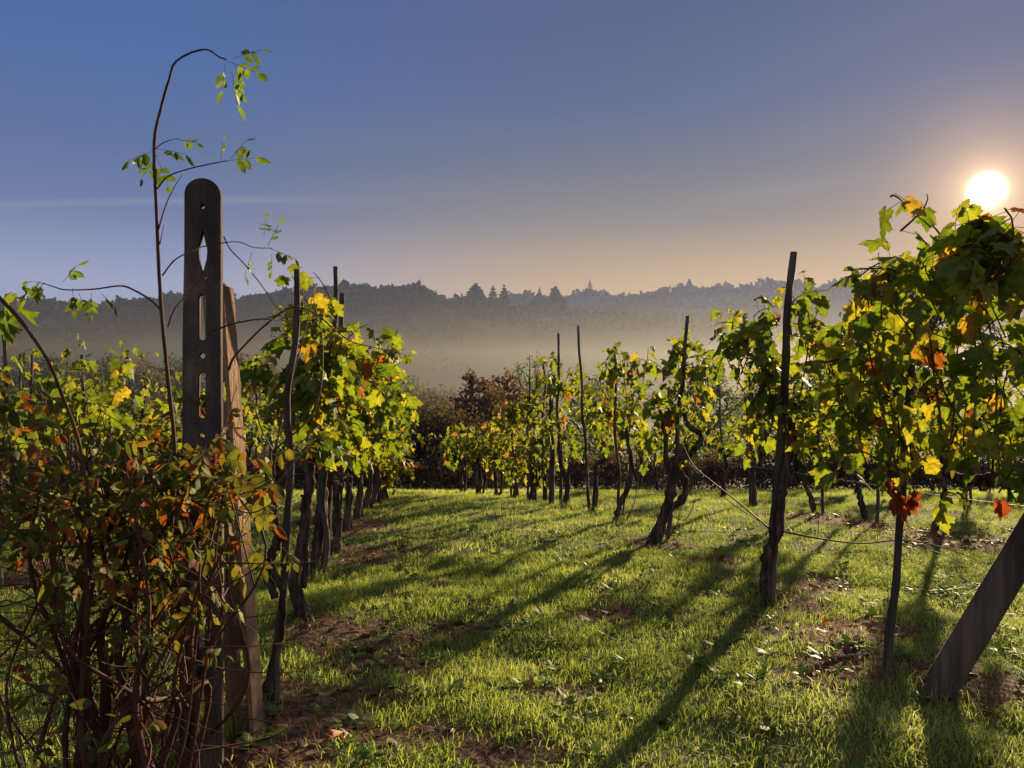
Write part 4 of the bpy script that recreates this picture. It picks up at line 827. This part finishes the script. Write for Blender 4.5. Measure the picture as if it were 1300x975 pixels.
for (px, Y, yt, w, k), wh in zip(mid_specs, where):
    tree('tree', lab[k]+', '+wh, 'tree', px, Y, yt, [(0, yt+w*.7, w*.8, w*.75), (-w*.5, yt+w*1.3, w*.8, w*.8), (w*.5, yt+w*1.2, w*.8, w*.8), (0, yt+w*2.2, w*1.3, w*1.2)], mats[k], .38, 900, .25, GM, -.2)

# ridge woods: one far mass of crowns
def ridge_woods():
    mb = MB(); n = 0
    def crown(px, y, rx, ry, Y, m=46):
        s_ = Y/F; c = P(px, y, Y); d = unit(rng.normal(size=(m, 3))); d[:, 2] = np.abs(d[:, 2])*.9-.15
        q = .72+.3*rng.random(m); p = c+d*q[:, None]*np.array((rx, rx, ry))*s_
        leaves(mb, p, unit(rng.normal(size=(m, 3))), d+rng.normal(0, .25, (m, 3)), np.full(m, rx*s_*.85), TW)
    for Yr, xs, ys, x0, x1 in ((500, R1x, R1y, -760, 330), (800, R2x, R2y, -120, 800)):
        x = x0
        while x < x1:
            k = 500/Yr; rx = (5+7*rng.random()**1.4)*(.5+.5*k)
            for row in range(3):
                Y = Yr-8-22*row; gx = x+rng.normal(0, 2); z = float(G(gx*Y/F, Y)); y = CY-(z-EYE)*F/Y; crown(CX+gx, y-rx*.35, rx, rx*(.75+.4*rng.random()), Y)
            x += rx*(1.0+.5*rng.random())
    for _ in range(420):                                    # woods over the left hillside
        u = -.72+.66*rng.random(); Y = 340+130*rng.random(); X = u*Y
        if math.sin(X*.02+1)+math.sin(Y*.035+X*.01) < -.35+.9*max(0, (u+.25)*3): continue
        z = float(G(X, Y)); y = CY-(z-EYE)*F/Y; rx = 6+6*rng.random(); crown(CX+u*F, y-rx*.4, rx, rx*.8, Y, 40)
    for _ in range(150):                                    # lower woods and hedgerows of the centre and right
        u = rng.choice([-.05+.06*rng.normal(), .02, .17+.02*rng.normal(), .31+.03*rng.normal(), .4+.1*rng.normal()]); Y = rng.choice([470, 440, 600, 640])+rng.normal(0, 6); X = u*Y
        z = float(G(X, Y)); y = CY-(z-EYE)*F/Y; rx = 3.5+4*rng.random(); crown(CX+u*F, y-rx*.3, rx, rx*.8, Y, 36)
    tag(mb.build('far_woods', m_woods), 'hazy woods covering the far hills and ridges', 'woods', kind='stuff')
ridge_woods()
def conifer(px, ytop, w, hgt, Y, label, kind='cone'):
    X = (px-CX)*Y/F; top = P(px, ytop-3, Y); base = np.array((X, Y, top[2]-hgt*Y/F)); gz = float(G(X, Y)); base[2] = min(gz, base[2]) if gz > base[2]-8 else gz
    root = empty('conifer', tuple(base)); tm = MB(); tm.tube([base, (base+top)/2, top], [.4, .25, .03], 5, 0, 2); tm.build('trunk', m_twig, root); mb = MB()
    w *= 1.3; H = hgt*Y/F; n = 480; t = rng.random(n)**.8; t = np.round(t*7)/7*.75+t*.25; a = rng.random(n)*2*pi; s_ = w*Y/F*.5
    rr = s_*(t**.8 if kind == 'cone' else np.minimum(1, .3+t*2)*np.sqrt(np.maximum(0, 1.02-t*.3)))*(.35+.7*rng.random(n))
    p = np.stack((top[0]+rr*np.cos(a), top[1]+rr*np.sin(a), top[2]-t*H), 1); out_ = np.stack((np.cos(a), np.sin(a), np.full(n, -.25)), 1)
    leaves(mb, p-out_*s_*.15, out_+rng.normal(0, .2, (n, 3)), np.array((0, 0, 1.))+rng.normal(0, .3, (n, 3)), s_*(.35+.3*t), TW)
    mb.build('crown', m_conif, root); tag(root, label, 'conifer', 'conifers standing out on the ridges')
for a in ((604, 363, 26, 28, 470, 'broad pointed conifer on the centre ridge, leftmost of the cluster'), (626, 366, 13, 26, 470, 'narrow ragged conifer between two others on the centre ridge'), (640, 365, 13, 28, 470, 'slim tall conifer right of the narrow one on the ridge'),
          (685, 367, 7, 18, 480, 'thin spire conifer left of the rounded dark trees'), (684, 376, 24, 16, 472, 'rounded dark tree clump under the thin spire'), (705, 367, 22, 26, 470, 'bushy dark tree on the ridge right of the thin spire'), (749, 358, 6, 16, 760, 'tiny spire cypress on the far skyline, centre'), (875, 357, 10, 16, 770, 'small pointed conifer on the far skyline, right of centre')): conifer(*a)

# ------------------------------------------------------------------ air
def volume_box(name, x0, x1, y0, y1, z0, z1, dens, colr, aniso, label):
    mb = MB(); V = [(x, y, z) for z in (z0, z1) for x, y in ((x0, y0), (x1, y0), (x1, y1), (x0, y1))]
    mb.add(V, Q=[(3, 2, 1, 0), (4, 5, 6, 7), (0, 1, 5, 4), (1, 2, 6, 5), (2, 3, 7, 6), (3, 0, 4, 7)])
    m = bpy.data.materials.new(name); m.use_nodes = True; N = m.node_tree.nodes; N.clear()
    out = N.new('ShaderNodeOutputMaterial'); v = N.new('ShaderNodeVolumePrincipled'); v.inputs['Color'].default_value = (*colr, 1); v.inputs['Density'].default_value = dens; v.inputs['Anisotropy'].default_value = aniso
    m.node_tree.links.new(v.outputs[0], out.inputs['Volume']); o = mb.build(name, m, smooth=False)
    tag(o, label, 'haze', kind='stuff'); return o
volume_box('haze', -1300, 1300, -60, 1300, -15, 125, .00027, (.17, .26, .64), .25, 'thin morning haze filling the air')
volume_box('mist', -900, 900, 70, 560, -14.5, 16, .0014, (.38, .36, .29), .55, 'low mist lying in the valley')
